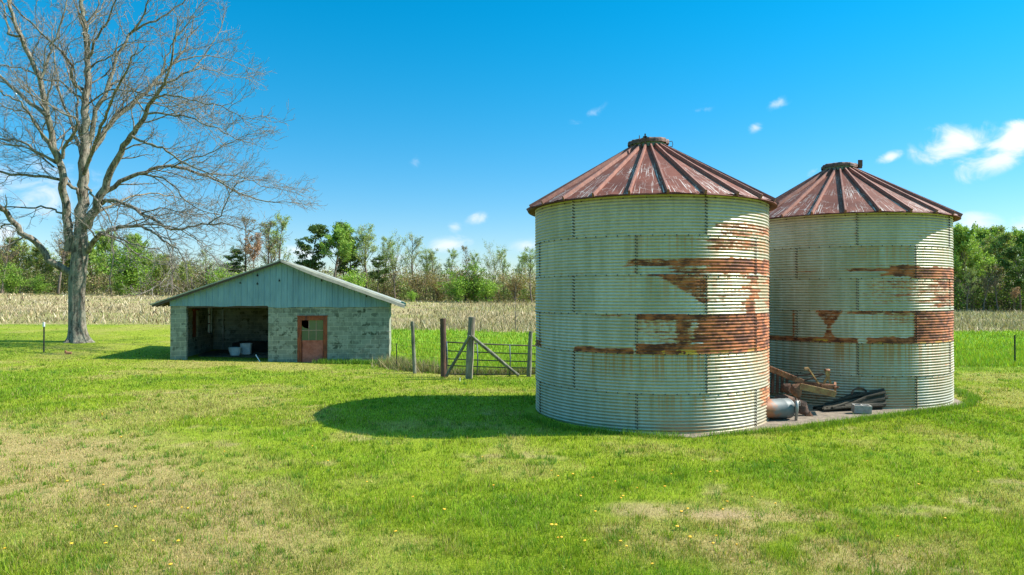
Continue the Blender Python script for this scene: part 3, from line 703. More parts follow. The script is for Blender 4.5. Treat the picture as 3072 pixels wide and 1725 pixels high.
# ------------------------------------------------------------------ shed (local frame: x along the front, y inwards, z world)
ZB = -.45
shed = empty('block_shed', (SHL.x, SHL.y, 0), math.atan2(SHU.y, SHU.x), 'low open fronted concrete block shed with blue grey gable', 'shed')
ZT = 2.40
def wall(name, a, b, mat): 
    mb = MB(); mb.box(a, b); return mb.build(name, mat, shed)
DX0, DX1, DZT = 5.325, 6.616, 1.88
mb = MB()
mb.box((0, 0, ZB), (.65, .2, ZT)); mb.build('block_pier', M_blx, shed)
mb = MB(); mb.box((4.07, 0, ZB), (DX0, .2, ZT - .02)); mb.box((DX1, 0, ZB), (SHLEN, .2, ZT - .02)); mb.box((DX0, 0, DZT), (DX1, .2, ZT - .02))
mb.build('front_wall', M_blx, shed)
# left side wall with two window openings
mb = MB(); W1 = (2.5, 3.4, .81, 2.12); W2_ = (5.05, 5.85, .86, 2.28)
mb.box((0, .2, ZB), (.2, W1[0], ZT)); mb.box((0, W1[0], ZB), (.2, W1[1], W1[2])); mb.box((0, W1[0], W1[3]), (.2, W1[1], ZT)); mb.box((0, W1[1], ZB), (.2, W2_[0], ZT))
mb.box((0, W2_[0], ZB), (.2, W2_[1], W2_[2])); mb.box((0, W2_[0], W2_[3]), (.2, W2_[1], ZT)); mb.box((0, W2_[1], ZB), (.2, SHDEP, ZT))
mb.build('side_wall', M_bly, shed)
mb = MB(); mb.box((.05, W1[0], W1[2]), (.10, W1[1], W1[3])); mb.box((.10, W1[0] - .1, W1[3] - .02), (.24, W1[1] + .1, W1[3] + .05)); mb.build('boarded_window', M_rustwood, shed)
mb = MB(); y0, y1, z0, z1_ = W2_
for zz in (z0, z0 + (z1_ - z0) / 3, z0 + 2 * (z1_ - z0) / 3, z1_ - .05): mb.box((.06, y0, zz), (.11, y1, zz + .05))
for q in range(3): mb.box((.062, y0 + (y1 - y0 - .05) * q / 2, z0), (.108, y0 + (y1 - y0 - .05) * q / 2 + .05, z1_))
wf = mb.build('window', M_doorbar, shed)
wall('side_wall', (SHLEN - .2, .2, ZB), (SHLEN, SHDEP, ZT - .02), M_bly)
wall('back_wall', (.2, SHDEP - .2, ZB), (SHLEN - .2, SHDEP, ZT - .02), M_blx)
wall('partition_wall', (4.07, .2, ZB), (4.27, SHDEP - .2, ZT - .02), M_bly)
mb = MB(); mb.box((4.30, .25, ZB), (SHLEN - .2, SHDEP - .2, -.15)); mb.box((.2, 2.1, -.3), (4.07, SHDEP - .2, -.02)); mb.box((1.2, 3.2, -.02), (3.9, 3.35, .03)); mb.build('floor', M_earth, shed)
# low clutter against the back wall
mb = MB(); mb.box((1.3, 5.4, -.02), (3.9, 5.9, .38)); mb.box((1.6, 5.2, .38), (3.0, 5.9, .44)); mb.build('bench', M_beam, shed)
mb = MB(); mb.tube([(.70, 6.05, 0), (.70, 6.05, 2.1)], .025, 8); mb.build('pipe', M_steel, shed)
# gable: ribbed siding following the roof slope
APX, APZ = 4.65, 4.37; SLP = .362
def roofz(x): return APZ - abs(x - APX) * SLP
def siding(name, yf, face):
    xs = []; pitch = .2435; x = -.02
    while x < SHLEN + .02 - 1e-6:
        for dx, dy in ((0, 0), (.012, -.028), (.034, -.028), (.046, 0), (.12, 0), (.126, -.006), (.14, -.006), (.146, 0)):
            if x + dx <= SHLEN + .02: xs.append((x + dx, dy))
        x += pitch
    xs.append((SHLEN + .02, 0))
    vs = []; fs = []
    for k, (xx, dy) in enumerate(xs):
        zb = (ZT - .05) if xx < 4.07 else ZT - .11
        wv = .012 * math.sin(xx * 2.3) + .01 * math.sin(xx * 5.1)
        vs += [(xx, yf + dy * face, zb + wv), (xx, yf + dy * face, roofz(xx) - .03)]
    for k in range(len(xs) - 1): fs.append((2 * k, 2 * k + 2, 2 * k + 3, 2 * k + 1))
    mb = MB(); mb.add(vs, fs)
    return mb.build(name, M_siding, shed)
gs = siding('gable_siding', -.035, 1)
siding('gable_siding', SHDEP + .035, -1)
mb = MB()                                                        # torn holes: flat dark patches painted for the shade behind the siding
for (hx, hz, sx, sz) in ((3.62, 3.72, .05, .09), (3.62, 3.35, .05, .08), (4.55, 3.50, .04, .1), (2.9, 3.38, .05, .06), (6.35, 3.72, .035, .07), (6.37, 3.50, .04, .09), (8.35, 2.80, .03, .09), (8.5, 2.78, .03, .05)):
    mb = MB(); mb.add([(hx - sx, -.0665, hz - sz * .5), (hx + sx * .6, -.0665, hz - sz * .7), (hx + sx, -.0665, hz - sz * .1), (hx + sx * .2, -.0665, hz + sz * .2), (hx - sx * .2, -.0665, hz + sz)], [(0, 1, 2, 3, 4)]); mb.build('torn_hole', M_dark, gs)
mb = MB(); mb.box((.0, .0, ZT - .02), (SHLEN, .15, ZT + .05)); mb.box((.6, .02, ZT - .12), (4.1, .18, ZT - .025)); mb.build('lintel', M_beam, shed)
# roof
rf = None
for side in (-1, 1):
    mb = MB(); E = APX + side * (5.43 if side > 0 else 5.39)
    y0, y1 = -.28, SHDEP + .28; nn = 60
    vs = []; fs = []
    for q in range(nn + 1):
        yy = y0 + (y1 - y0) * q / nn; dz = .022 if q % 4 == 0 else 0
        for xx in (APX, E):
            wob = .012 * math.sin(yy * 1.7 + xx) 
            vs.append((xx, yy, roofz(xx) + .02 + dz + wob)); vs.append((xx, yy, roofz(xx) - .005 + wob))
    for q in range(nn):
        b = q * 4; fs += [(b, b + 2, b + 6, b + 4), (b + 1, b + 5, b + 7, b + 3), (b + 2, b + 3, b + 7, b + 6)]
    fs += [(0, 1, 3, 2), (nn * 4, nn * 4 + 2, nn * 4 + 3, nn * 4 + 1)]
    mb.add(vs, fs); r_o = mb.build('roof', M_roofm, shed)
    # rafters, purlins and rake boards
    mb = MB()
    mb.bar((APX + side * .02, -.25, APZ - .065), (E - side * .08, -.25, roofz(E) - .06), .03, .085)
    mb.build('rake_board', M_beam, r_o); mb = MB()
    mb.bar((APX + side * .02, SHDEP + .25, APZ - .065), (E - side * .08, SHDEP + .25, roofz(E) - .06), .03, .085)
    mb.build('rake_board', M_beam, r_o)
    for q in range(9):
        yy = .12 + q * (SHDEP - .24) / 8; mb = MB()
        mb.bar((APX + side * .02, yy, APZ - .09), (E - side * .12, yy, roofz(E) - .055), .045, .12); mb.build('rafter', M_beam, r_o)
mb = MB(); mb.add([(APX + s * .16, yy, APZ + .05 - abs(s) * .055) for yy in (-.3, SHDEP + .3) for s in (-1, 0, 1)], [(0, 1, 4, 3), (1, 2, 5, 4)]); mb.build('ridge_cap', M_roofm, shed)
mb = MB(); E = APX + 5.43; mb.bar((E - .20, -.30, roofz(E) + .09), (E + .01, -.30, roofz(E) + .0), .02, .15); mb.box((E - .02, -.3, roofz(E) - .07), (E + .02, .3, roofz(E) + .06)); mb.build('flashing', M_teal, shed)
mb = MB(); E = APX + 5.40
vs = []; nn = 24
for q in range(nn + 1):
    xx = APX + (E - APX) * q / nn; w_ = .5 + .5 * min(1, q / 6); wb = .006 * math.sin(q * 1.3)
    vs += [(xx, -.27, roofz(xx) + .035), (xx, -.27 - .12 * w_, roofz(xx) + .03 - .06 * w_ + wb), (xx, -.27 - .17 * w_, roofz(xx) + .02 - .19 * w_ + wb)]
mb.add(vs, [(q * 3 + e, q * 3 + e + 1, q * 3 + e + 4, q * 3 + e + 3) for q in range(nn) for e in (0, 1)]); mb.build('rake_trim', M_trim, shed)
# door
dr_ = None
mb = MB(); fw = .17
mb.box((DX0, -.02, -.30), (DX0 + fw, .10, DZT)); mb.box((DX1 - fw, -.02, -.30), (DX1, .10, DZT)); mb.box((DX0 + fw, -.02, DZT - .17), (DX1 - fw, .10, DZT)); mb.box((DX0 - .03, -.05, DZT), (DX1 + .03, .02, DZT + .04))
door = mb.build('door', M_rustwood, shed)
lx0, lx1 = DX0 + fw, DX1 - fw; zt_ = DZT - .17; zm = .80
mb = MB(); mb.box((lx0 + .01, .03, -.20), (lx1 - .01, .06, zm)); 
for q in range(2): mb.box((lx0 + .02, .018, -.18 + q * 0), (lx0 + .05, .03, zm)); 
mb.box((lx1 - .05, .018, -.18), (lx1 - .02, .03, zm)); mb.box((lx0 + .02, .016, zm - .03), (lx1 - .02, .03, zm + .01)); mb.build('door_panel', M_doorpan, door)
mb = MB(); pw = (lx1 - lx0) / 3
for q in (1, 2): mb.box((lx0 + pw * q - .013, .02, zm), (lx0 + pw * q + .013, .05, zt_))
mb.box((lx0, .018, (zm + zt_) / 2 - .015), (lx1, .048, (zm + zt_) / 2 + .015)); mb.build('muntins', M_doorbar, door)
for i in range(3):
    for j in range(2):
        a0 = lx0 + pw * i + .013; a1 = lx0 + pw * (i + 1) - .013; b0 = zm if j == 0 else (zm + zt_) / 2 + .015; b1_ = (zm + zt_) / 2 - .015 if j == 0 else zt_
        mb = MB()
        if i == 0 and j == 1: mb.add([(a0, .035, b0), (a1, .035, b0), (a1, .035, b0 + .05), (a0 + .1, .035, b0 + .10), (a0, .035, b0 + .2)], [(0, 1, 2, 3, 4)])
        else: mb.box((a0, .033, b0), (a1, .037, b1_))
        mb.build('pane', M_glass, door)
# conduit wire hooks on the right corner
mb = MB(); mb.tube([(SHLEN - .12, -.02, 1.18), (SHLEN + .12, -.05, 1.15)], .012, 6); mb.build('wire_hook', M_steel, shed); mb = MB(); mb.tube([(SHLEN - .1, -.03, .85), (SHLEN + .03, -.05, .86), (SHLEN - .02, -.05, .35)], .01, 6); mb.build('wire_hook', M_steel, shed)

def shp(x, y, z): return Vector((SHL.x + x * SHU.x + y * SHV.x, SHL.y + x * SHU.y + y * SHV.y, z))
# white tubs in the shed
def tub(loc, rx, ry, h_, flare, label, rz=0, sq=2.0):
    N = 36
    mb = MB(); vs = []; prof = [(flare, 0), (flare * 1.01, .02), (.93, .62), (1.0, .97), (1.03, 1.0), (.95, 1.0), (.88, .9), (flare * .8, .12), (.001, .12)]
    for (k_, z) in prof:
        for k in range(N):
            a = 2 * PI * k / N; c, s = math.cos(a), math.sin(a); p = 2 / sq
            vs.append((math.copysign(abs(c) ** p, c) * rx * k_, math.copysign(abs(s) ** p, s) * ry * k_, z * h_))
    fs = [(i * N + k, i * N + (k + 1) % N, (i + 1) * N + (k + 1) % N, (i + 1) * N + k) for i in range(len(prof) - 1) for k in range(N)] + [tuple(range(N - 1, -1, -1))]
    mb.add(vs, fs); o = mb.build('white_tub', M_white, smooth=True); o.location = loc; o.rotation_euler = (0, 0, rz); return tag(o, label, 'tub')
tub(shp(2.12, 2.45, -.018), .31, .24, .37, .68, 'white flared basin on the shed floor, in front of the squarer one', .1)
tub(shp(2.50, 3.0, -.018), .27, .2, .52, .86, 'taller squarish white tub behind the flared basin in the shed', .1, 4)
mb = MB(); mb.tube([P(768, 1064, 30.4), P(782, 1087, 30.1)], .018, 6); tag(mb.build('white_stick', M_white), 'thin pale stick leaning in the grass at the shed opening', 'stick')
for (bx, lab) in ((3.0, 'small grey bucket on the shed bench at left'), (3.45, 'small grey bucket on the shed bench at right')):
    pass

# ------------------------------------------------------------------ fence posts, gate, small things
def post(px, py_top, g, r0, r1, mat, label, name='fence_post', grp=True, tilt=None, Y=None):
    top = P(px if tilt is None else tilt, py_top, g.y); mb = MB(); n = 10
    bx = Vector((g.x, g.y, g.z - .1)); pts = [bx.lerp(top, q / n) for q in range(n + 1)]
    mb.tube(pts, [r0 + (r1 - r0) * q / n + random.uniform(-.004, .004) for q in range(n + 1)], 14, jit=.05)
    o = mb.build(name, mat, smooth=False); tag(o, label, 'post', 'wooden fence posts by the gate' if grp else None); return o
G1 = ground(1245, 1121); G2 = ground(1332, 1132); G3 = ground(1406, 1137); G4 = ground(1586, 1130)
p1 = post(1245, 964, G1, .068, .062, M_post3, 'slim dark grey fence post nearest the shed', tilt=1237)
p2 = post(1332, 955, G2, .112, .105, M_post2, 'thick reddish brown fence post left of the braced post', tilt=1329)
p3 = post(1406, 951, G3, .125, .118, M_post, 'tall pale grey gate post carrying two diagonal braces', tilt=1416)
p4 = post(1586, 994, G4, .085, .07, M_post3, 'dark fence post in front of the gate, beside the nearer grain bin', tilt=1592)
mb = MB(); a = P(1410, 1006, G3.y - .12); b = P(1340, 1128, G3.y + .25); mb.tube([a, a.lerp(b, .5), b], [.05, .052, .055], 10, jit=.06); mb.build('brace', M_post3, p3)
mb = MB(); a = P(1414, 1008, G3.y - .12); b = P(1556, 1126, G3.y + .1); mb.tube([a, a.lerp(b, .45), a.lerp(b, .8) + Vector((0, 0, -.02)), b], [.055, .06, .06, .05], 10, jit=.06); mb.build('brace', M_post3, p3)
mb = MB()
for zf in (1012, 1085):
    mb = MB(); mb.tube([P(1336, zf + 2, G2.y - .12), P(1370, zf + random.uniform(-4, 8), G2.y - .4), P(1404, zf, G3.y - .13)], .006, 4); mb.build('tie_wire', M_tpost, p3)
# gate, bars a little uneven
GY_ = G3.y + .55
gate = empty('farm_gate', P(1340, 1128, GY_), 0, 'rusty five bar pipe gate behind the braced gate post', 'gate')
gi = Vector(gate.location)
bars = [(1026, 1037, M_gate), (1052, 1061, M_gate), (1076, 1084, M_gate), (1096, 1103, M_gate), (1122, 1119, M_gate)]
for i, (yl, yr, mt) in enumerate(bars):
    mb = MB(); A = P(1338, yl, GY_) - gi; Bq = P(1660, yr + 2, GY_ + .5) - gi
    mid = [A.lerp(Bq, q / 6) + Vector((0, 0, -.015 * math.sin(PI * q / 6))) for q in range(7)]
    mb.tube(mid, .024 if i == 0 else .020, 8); mb.build('bar', mt, gate, smooth=True)
for (px, y0, y1) in ((1431, 1030, 1126), (1529, 1034, 1130), (1340, 1024, 1122), (1656, 1038, 1122)):
    mb = MB(); Yd = GY_ + (px - 1338) / 322 * .5 - .03; mb.tube([P(px, y0, Yd) - gi, P(px + 2, (y0 + y1) / 2, Yd) - gi, P(px, y1, Yd) - gi], .020, 8); mb.build('upright', M_gate2, gate, smooth=True)
def tpost(px, pyt, g, label, white=False, r=.018):
    o = empty('steel_post', (g.x, g.y, g.z), 0, label, 'post'); H = P(px, pyt, g.y).z - g.z
    mb = MB(); mb.box((-r, -r * .4, -.2), (r, r * .4, H)); mb.box((-r * .35, -r * 1.4, -.2), (r * .35, r, H - .001))
    for k in range(int(H / .06)): mb.box((-r * .6, -r * 1.7, .05 + k * .06), (r * .6, -r * 1.35, .075 + k * .06))
    mb.build('shaft', M_tpost, o)
    if white:
        mb = MB(); mb.box((-r * 1.15, -r * 1.85, H - .20), (r * 1.15, r * 1.1, H + .01)); mb.build('white_tip', M_white, o)
    return o
tpost(137, 967, ground(133, 1057), 'thin steel post with a white tip left of the big bare tree', True, .028)
tpost(3041, 1005, ground(3043, 1091), 'lone dark steel post in the grass right of the bins', False, .026)
tpost(1191, 1030, ground(1190, 1108), 'short thin rusty stake in weeds beside the shed corner', False, .018)
tpost(1263, 955, ground(1263, 992), 'thin stake at the field edge behind the slim post', False, .022)
tpost(1443, 965, ground(1442, 993), 'thin stake at the field edge behind the gate', False, .02)
tpost(1592, 960, ground(1592, 992), 'thin stake at the field edge by the bin wall', False, .02)
mb = MB(); g_ = ground(1380, 1144); mb.tube([(g_.x, g_.y, g_.z - .02), (g_.x, g_.y, g_.z + .12)], .012, 8); tag(mb.build('white_pipe_stub', M_white), 'tiny white pipe stub in the lawn before the gate', 'pipe')
g_ = ground(207, 1062); mb = MB(); mb.box((-.12, -.06, -.02), (.12, .06, .10)); mb.box((-.16, -.04, .03), (-.10, .05, .16)); o = mb.build('brick', M_brick, bevel=.006); o.location = g_; o.rotation_euler = (.15, .1, .4); tag(o, 'broken orange brick lying in the grass near the big tree', 'brick')

# fence wires strung from the shed corner along the posts
mb = MB()
for zz in (.35, .65, .95, 1.2):
    mb.tube([(-5.45, 31.0, z1(-5.5, 31) + zz), (G1.x, G1.y, G1.z + zz), (G2.x, G2.y, G2.z + zz)], .005, 4)
tag(mb.build('fence_wire', M_tpost), 'thin wire strands strung from the shed corner to the brown post', 'wire')

# ------------------------------------------------------------------ plough and clutter between the bins
YP = 17.2
pl = empty('rusty_plough', (6.9, 16.2, .015), 0, 'rusty moldboard plough leaning between the two grain bins', 'plough')
PO = Vector(pl.location)
def Q(px, py, Y): return P(px, py, Y - (.62 if Y > 16.5 else 0)) - PO
mb = MB(); mb.bar(Q(2290, 1098, 16.9), Q(2407, 1146, 16.9), .10, .13); 
for k in range(8): 
    c = Q(2312 + k * 11, 1104 + k * 4.6, 16.85); mb.box(c - Vector((.02, .02, 0)), c + Vector((.02, .02, .04)))
mb.build('beam', M_rust, pl, bevel=.008)
mb = MB(); mb.bar(Q(2398, 1158, 16.75), Q(2504, 1182, 16.75), .05, .15); mb.build('side_rail', M_yel, pl, bevel=.006)
mb = MB(); mb.bar(Q(2410, 1150, 17.3), Q(2500, 1158, 17.3), .05, .09); mb.bar(Q(2504, 1156, 17.3), Q(2504, 1172, 16.78), .05, .18); mb.bar(Q(2462, 1160, 16.85), Q(2504, 1160, 16.85), .07, .10); mb.tube([Q(2500, 1162, 17.0), Q(2516, 1161, 16.9)], [.03, .012], 8); mb.build('cross_frame', M_rust, pl, bevel=.006)
mb = MB(); mb.bar(Q(2456, 1152, 17.0), Q(2422, 1102, 16.9), .025, .035); mb.bar(Q(2423, 1103, 16.9), Q(2412, 1104, 16.85), .02, .03); mb.bar(Q(2412, 1109, 16.85), Q(2421, 1110, 16.85), .03, .025); mb.build('lever', M_yel, pl)
for (dy, dx) in ((-.12, 0), (.14, 5)):
    mb = MB(); Y = 17.0 + dy
    pts = [Q(2466 + dx, 1158, Y), Q(2480 + dx, 1132, Y), Q(2478 + dx, 1112, Y), Q(2474 + dx, 1107, Y)] if dy < 0 else [Q(2494, 1156, Y), Q(2484, 1132, Y), Q(2486, 1112, Y), Q(2480, 1107, Y)]
    for i in range(3): mb.bar(pts[i], pts[i + 1], .02, .05)
    mb.build('hitch_arm', M_yel, pl)
mb = MB(); mb.tube([Q(2474, 1110, 16.85), Q(2486, 1110, 17.2)], .03, 8); mb.build('hitch_pin', M_rust, pl)
mb = MB(); mb.bar(Q(2410, 1142, 17.1), Q(2472, 1122, 17.0), .02, .03); mb.bar(Q(2340, 1130, 17.5), Q(2468, 1121, 17.1), .02, .03); mb.build('stay_rod', M_rust2, pl)
def plate(name, outline, Y, th, bulge, mat, tiltY=0.0):
    """curved plate from an outline, bulging towards the camera"""
    cx = sum(p[0] for p in outline) / len(outline); cy = sum(p[1] for p in outline) / len(outline)
    n = len(outline); vs = []; fs = []
    for layer in (0, 1):
        for ringf in (1.0, .75, .45):
            for (x, y) in outline:
                qx = cx + (x - cx) * ringf; qy = cy + (y - cy) * ringf
                vs.append(Q(qx, qy, Y + tiltY * (qx - cx) / 50 - bulge * (1 - ringf ** 2) + layer * th))
        vs.append(Q(cx, cy, Y - bulge + layer * th))
    per = 3 * n + 1
    for layer in (0, 1):
        b = layer * per
        for rr in (0, 1):
            for k in range(n): fs.append((b + rr * n + k, b + rr * n + (k + 1) % n, b + (rr + 1) * n + (k + 1) % n, b + (rr + 1) * n + k))
        for k in range(n): fs.append((b + 2 * n + k, b + 2 * n + (k + 1) % n, b + 3 * n))
    for k in range(n): fs.append((k, (k + 1) % n, per + (k + 1) % n, per + k))
    mb = MB(); mb.add(vs, fs); return mb.build(name, mat, pl, smooth=False, bevel=0)
plate('moldboard', [(2374, 1152), (2398, 1150), (2404, 1165), (2404, 1180), (2398, 1198), (2388, 1192), (2374, 1182), (2368, 1168)], 16.75, .02, .05, M_rust)
plate('moldboard', [(2348, 1150), (2372, 1150), (2370, 1180), (2360, 1182), (2350, 1175), (2344, 1162)], 17.0, .02, .04, M_rust2)
plate('moldboard', [(2322, 1190), (2330, 1184), (2352, 1182), (2385, 1193), (2400, 1200), (2398, 1215), (2360, 1218), (2330, 1210), (2320, 1200)], 16.3, .03, .07, M_rust2, .1)
plate('share', [(2395, 1197), (2418, 1205), (2424, 1228), (2434, 1245), (2448, 1262), (2418, 1264), (2412, 1244), (2392, 1240), (2386, 1215)], 16.0, .02, .05, M_rust2)
plate('share', [(2428, 1232), (2436, 1244), (2448, 1262), (2412, 1262), (2414, 1248)], 15.95, .015, .02, M_rust)
mb = MB(); mb.tube([Q(2387, 1202, 15.4), Q(2389, 1225, 15.4), Q(2386, 1262, 15.4)], [.05, .036, .03], 10)
for k in range(4): mb.tube([Q(2386, 1200 + k * 3, 15.88), Q(2399, 1204 + k * 4, 15.8)], [.022, .014], 6)
mb.tube([Q(2388, 1262, 15.92), Q(2392, 1262, 15.8)], .03, 8); mb.build('shank', M_steel, pl, smooth=True)
for q in range(4):
    mb = MB(); mb.bar(Q(2318 + q * 14, 1118 + q * 5, 17.2), Q(2316 + q * 14, 1178, 17.2), .05, .06); mb.build('tine', M_rust2, pl)
# old steel tank end
tk = empty('steel_tank', (5.95, 15.55, .02), 0, 'dented grey and rusty steel drum lying against the nearer bin', 'tank')
mb = MB(); N = 30; axis_ = Vector((.93, .30, 0)).normalized(); up = Vector((0, 0, 1)); sd = axis_.cross(up)
prof = [(-.55, .0), (-.55, .22), (-.5, .255), (-.1, .275), (.18, .285), (.20, .295), (.22, .285), (.36, .28), (.38, .29), (.40, .26), (.40, .0)]
vs = []
for (s, r) in [(a_, b_ * .86) for a_, b_ in prof]:
    for k in range(N):
        a = 2 * PI * k / N; fl = 1 - .16 * max(0, math.sin(a)) * (s > .1); vs.append(axis_ * s + sd * (math.cos(a) * r) + up * (.25 + math.sin(a) * r * fl * (.9 if s < .1 else 1)))
fs = [(i * N + k, i * N + (k + 1) % N, (i + 1) * N + (k + 1) % N, (i + 1) * N + k) for i in range(len(prof) - 1) for k in range(N)]
mt = bpy.data.materials.new('drum_steel'); mt.use_nodes = True; t = NT(mt.node_tree); bs = t.n['Principled BSDF']; o_ = t.obj(); sp = t.new('ShaderNodeSeparateXYZ'); t.l.new(o_, sp.inputs[0])
ff_ = t.ramp(t.math('ADD', t.math('MULTIPLY', sp.outputs[0], -1.2), t.math('ADD', t.math('MULTIPLY', sp.outputs[2], .25), t.noise(o_, 3, 4, .6))), .50, .70)
t.set(bs.inputs['Base Color'], t.mix(ff_, t.mix(t.noise(o_, 7, 4), (.12, .14, .14), (.19, .205, .20)), t.mix(t.noise(o_, 9, 4), (.48, .19, .07), (.18, .08, .05)))); bs.inputs['Metallic'].default_value = .1; bs.inputs['Roughness'].default_value = .6
mb.add(vs, fs); mb.build('drum', mt, tk, smooth=True)
# rotten timbers
zpad = .015
tb = empty('timber_pile', (8.4, 16.9, zpad), math.atan2(.25, 1), 'heap of dark rotten timbers lying on the pad by the farther bin', 'timber')
for k in range(34):
    mb = MB(); f_ = k / 33
    a = Vector((-1.15 + random.uniform(0, .5) + f_ * .5, random.uniform(-.2, .25), .035 + .10 * f_)); b = Vector((.85 + random.uniform(-.10, .06), random.uniform(-.18, .22), .05 + f_ * .40))
    mid = a.lerp(b, .5) + Vector((0, random.uniform(-.05, .05), random.uniform(-.02, .04)))
    mb.tube([a, mid, b], [.025, .045, .055], 7, jit=.25); mb.build('timber', M_olddark, tb)
tt_ = MB(); 
for k in range(12): pass
hp = [(.25 + .22 * math.cos(a), .05, .38 + .13 * math.sin(a)) for a in np.linspace(-.1, PI + .1, 12)]
tt_.tube(hp, .022, 8); tag(tt_.build('hoop', M_rust2, tb))
# cinder block
mb = MB(); mb.box((-.2, -.1, 0), (.2, -.068, .19)); mb.box((-.2, .068, 0), (.2, .1, .19))
for q in (-.2, -.016, .168): mb.box((q, -.068, 0), (q + .032, .068, .19))
o = mb.build('cinder_block', M_cind, bevel=.006)
g_ = P(2582, 1236, 16.35); o.location = (g_.x, 16.35, .03); o.rotation_euler = (R_(4), R_(2), R_(-6)); tag(o, 'grey hollow cinder block lying in front of the rotten timbers', 'block')

# ------------------------------------------------------------------ trees: fast tube batches
class Tubes:
    def __init__(s): s.V = []; s.Fq = []; s.n = 0
    def add(s, pts, rad, n=4):
        pts = np.asarray(pts, float); m_ = len(pts)
        d = np.empty_like(pts); d[1:-1] = pts[2:] - pts[:-2]; d[0] = pts[1] - pts[0]; d[-1] = pts[-1] - pts[-2]
        d /= np.maximum(np.linalg.norm(d, axis=1, keepdims=True), 1e-9)
        ref = np.array([0.31, .95, .05]) if abs(d[0, 1]) < .8 else np.array([1., 0, .1])
        a = np.cross(d, ref); a /= np.maximum(np.linalg.norm(a, axis=1, keepdims=True), 1e-9); b = np.cross(d, a)
        th = np.arange(n) * 2 * PI / n; c = np.cos(th); si = np.sin(th)
        rad = np.asarray(rad, float)
        v = pts[:, None] + (a[:, None] * c[None, :, None] + b[:, None] * si[None, :, None]) * rad[:, None, None]
        s.V.append(v.reshape(-1, 3)); i = np.arange(m_ - 1)[:, None] * n + np.arange(n)[None]; j = np.arange(m_ - 1)[:, None] * n + (np.arange(n)[None] + 1) % n
        s.Fq.append(np.stack([i, j, j + n, i + n], -1).reshape(-1, 4) + s.n); s.n += m_ * n
    def build(s, name, mat, parent=None):
        return mesh_obj(name, np.concatenate(s.V), None, mat, parent=parent, smooth=True, tri=np.concatenate(s.Fq))
def wiggle(p, d, L, nseg, rnd, wig, trop=(0, 0, 0)):
    pts = [p.copy()]; d = d / np.linalg.norm(d)
    for k in range(nseg):
        d = d + rnd.normal(0, wig, 3) + np.asarray(trop); d /= np.linalg.norm(d)
        p = p + d * L / nseg; pts.append(p.copy())
    return np.array(pts), d
def side_dir(d, rnd, ang):
    r = rnd.normal(0, 1, 3); r -= d * (r @ d); r /= np.linalg.norm(r) + 1e-9
    return d * math.cos(ang) + r * math.sin(ang)

# bark
def barkmat(name, c1, c2, c3=None):
    m = bpy.data.materials.new(name); m.use_nodes = True; t = NT(m.node_tree); bs = t.n['Principled BSDF']; o = t.obj()
    n1 = t.noise(t.vmul(o, (1, 1, .25)), 9, 6, .7); n2 = t.noise(o, 1.8, 4, .6)
    n1 = t.math('ADD', t.math('MULTIPLY', n1, .7), t.math('MULTIPLY', t.noise(o, 26, 4, .7), .3)); c = t.mix(t.ramp(n1, .42, .57), c1, c2)
    if c3: c = t.mix(t.math('MULTIPLY', t.ramp(n2, .45, .62), .6), c, c3)
    t.set(bs.inputs['Base Color'], c); bs.inputs['Roughness'].default_value = .9; bs.inputs['Specular IOR Level'].default_value = .2
    b = t.new('ShaderNodeBump'); b.inputs['Strength'].default_value = .9; b.inputs['Distance'].default_value = .06; t.set(b.inputs['Height'], n1); t.l.new(b.outputs[0], bs.inputs['Normal'])
    return m
M_bark = barkmat('big_tree_bark', (.065, .052, .04), (.29, .25, .195), (.17, .18, .13))
M_bark2 = barkmat('wood_bark', (.09, .07, .055), (.20, .165, .13))
M_bark3 = barkmat('pale_twigs', (.12, .095, .075), (.22, .18, .14))

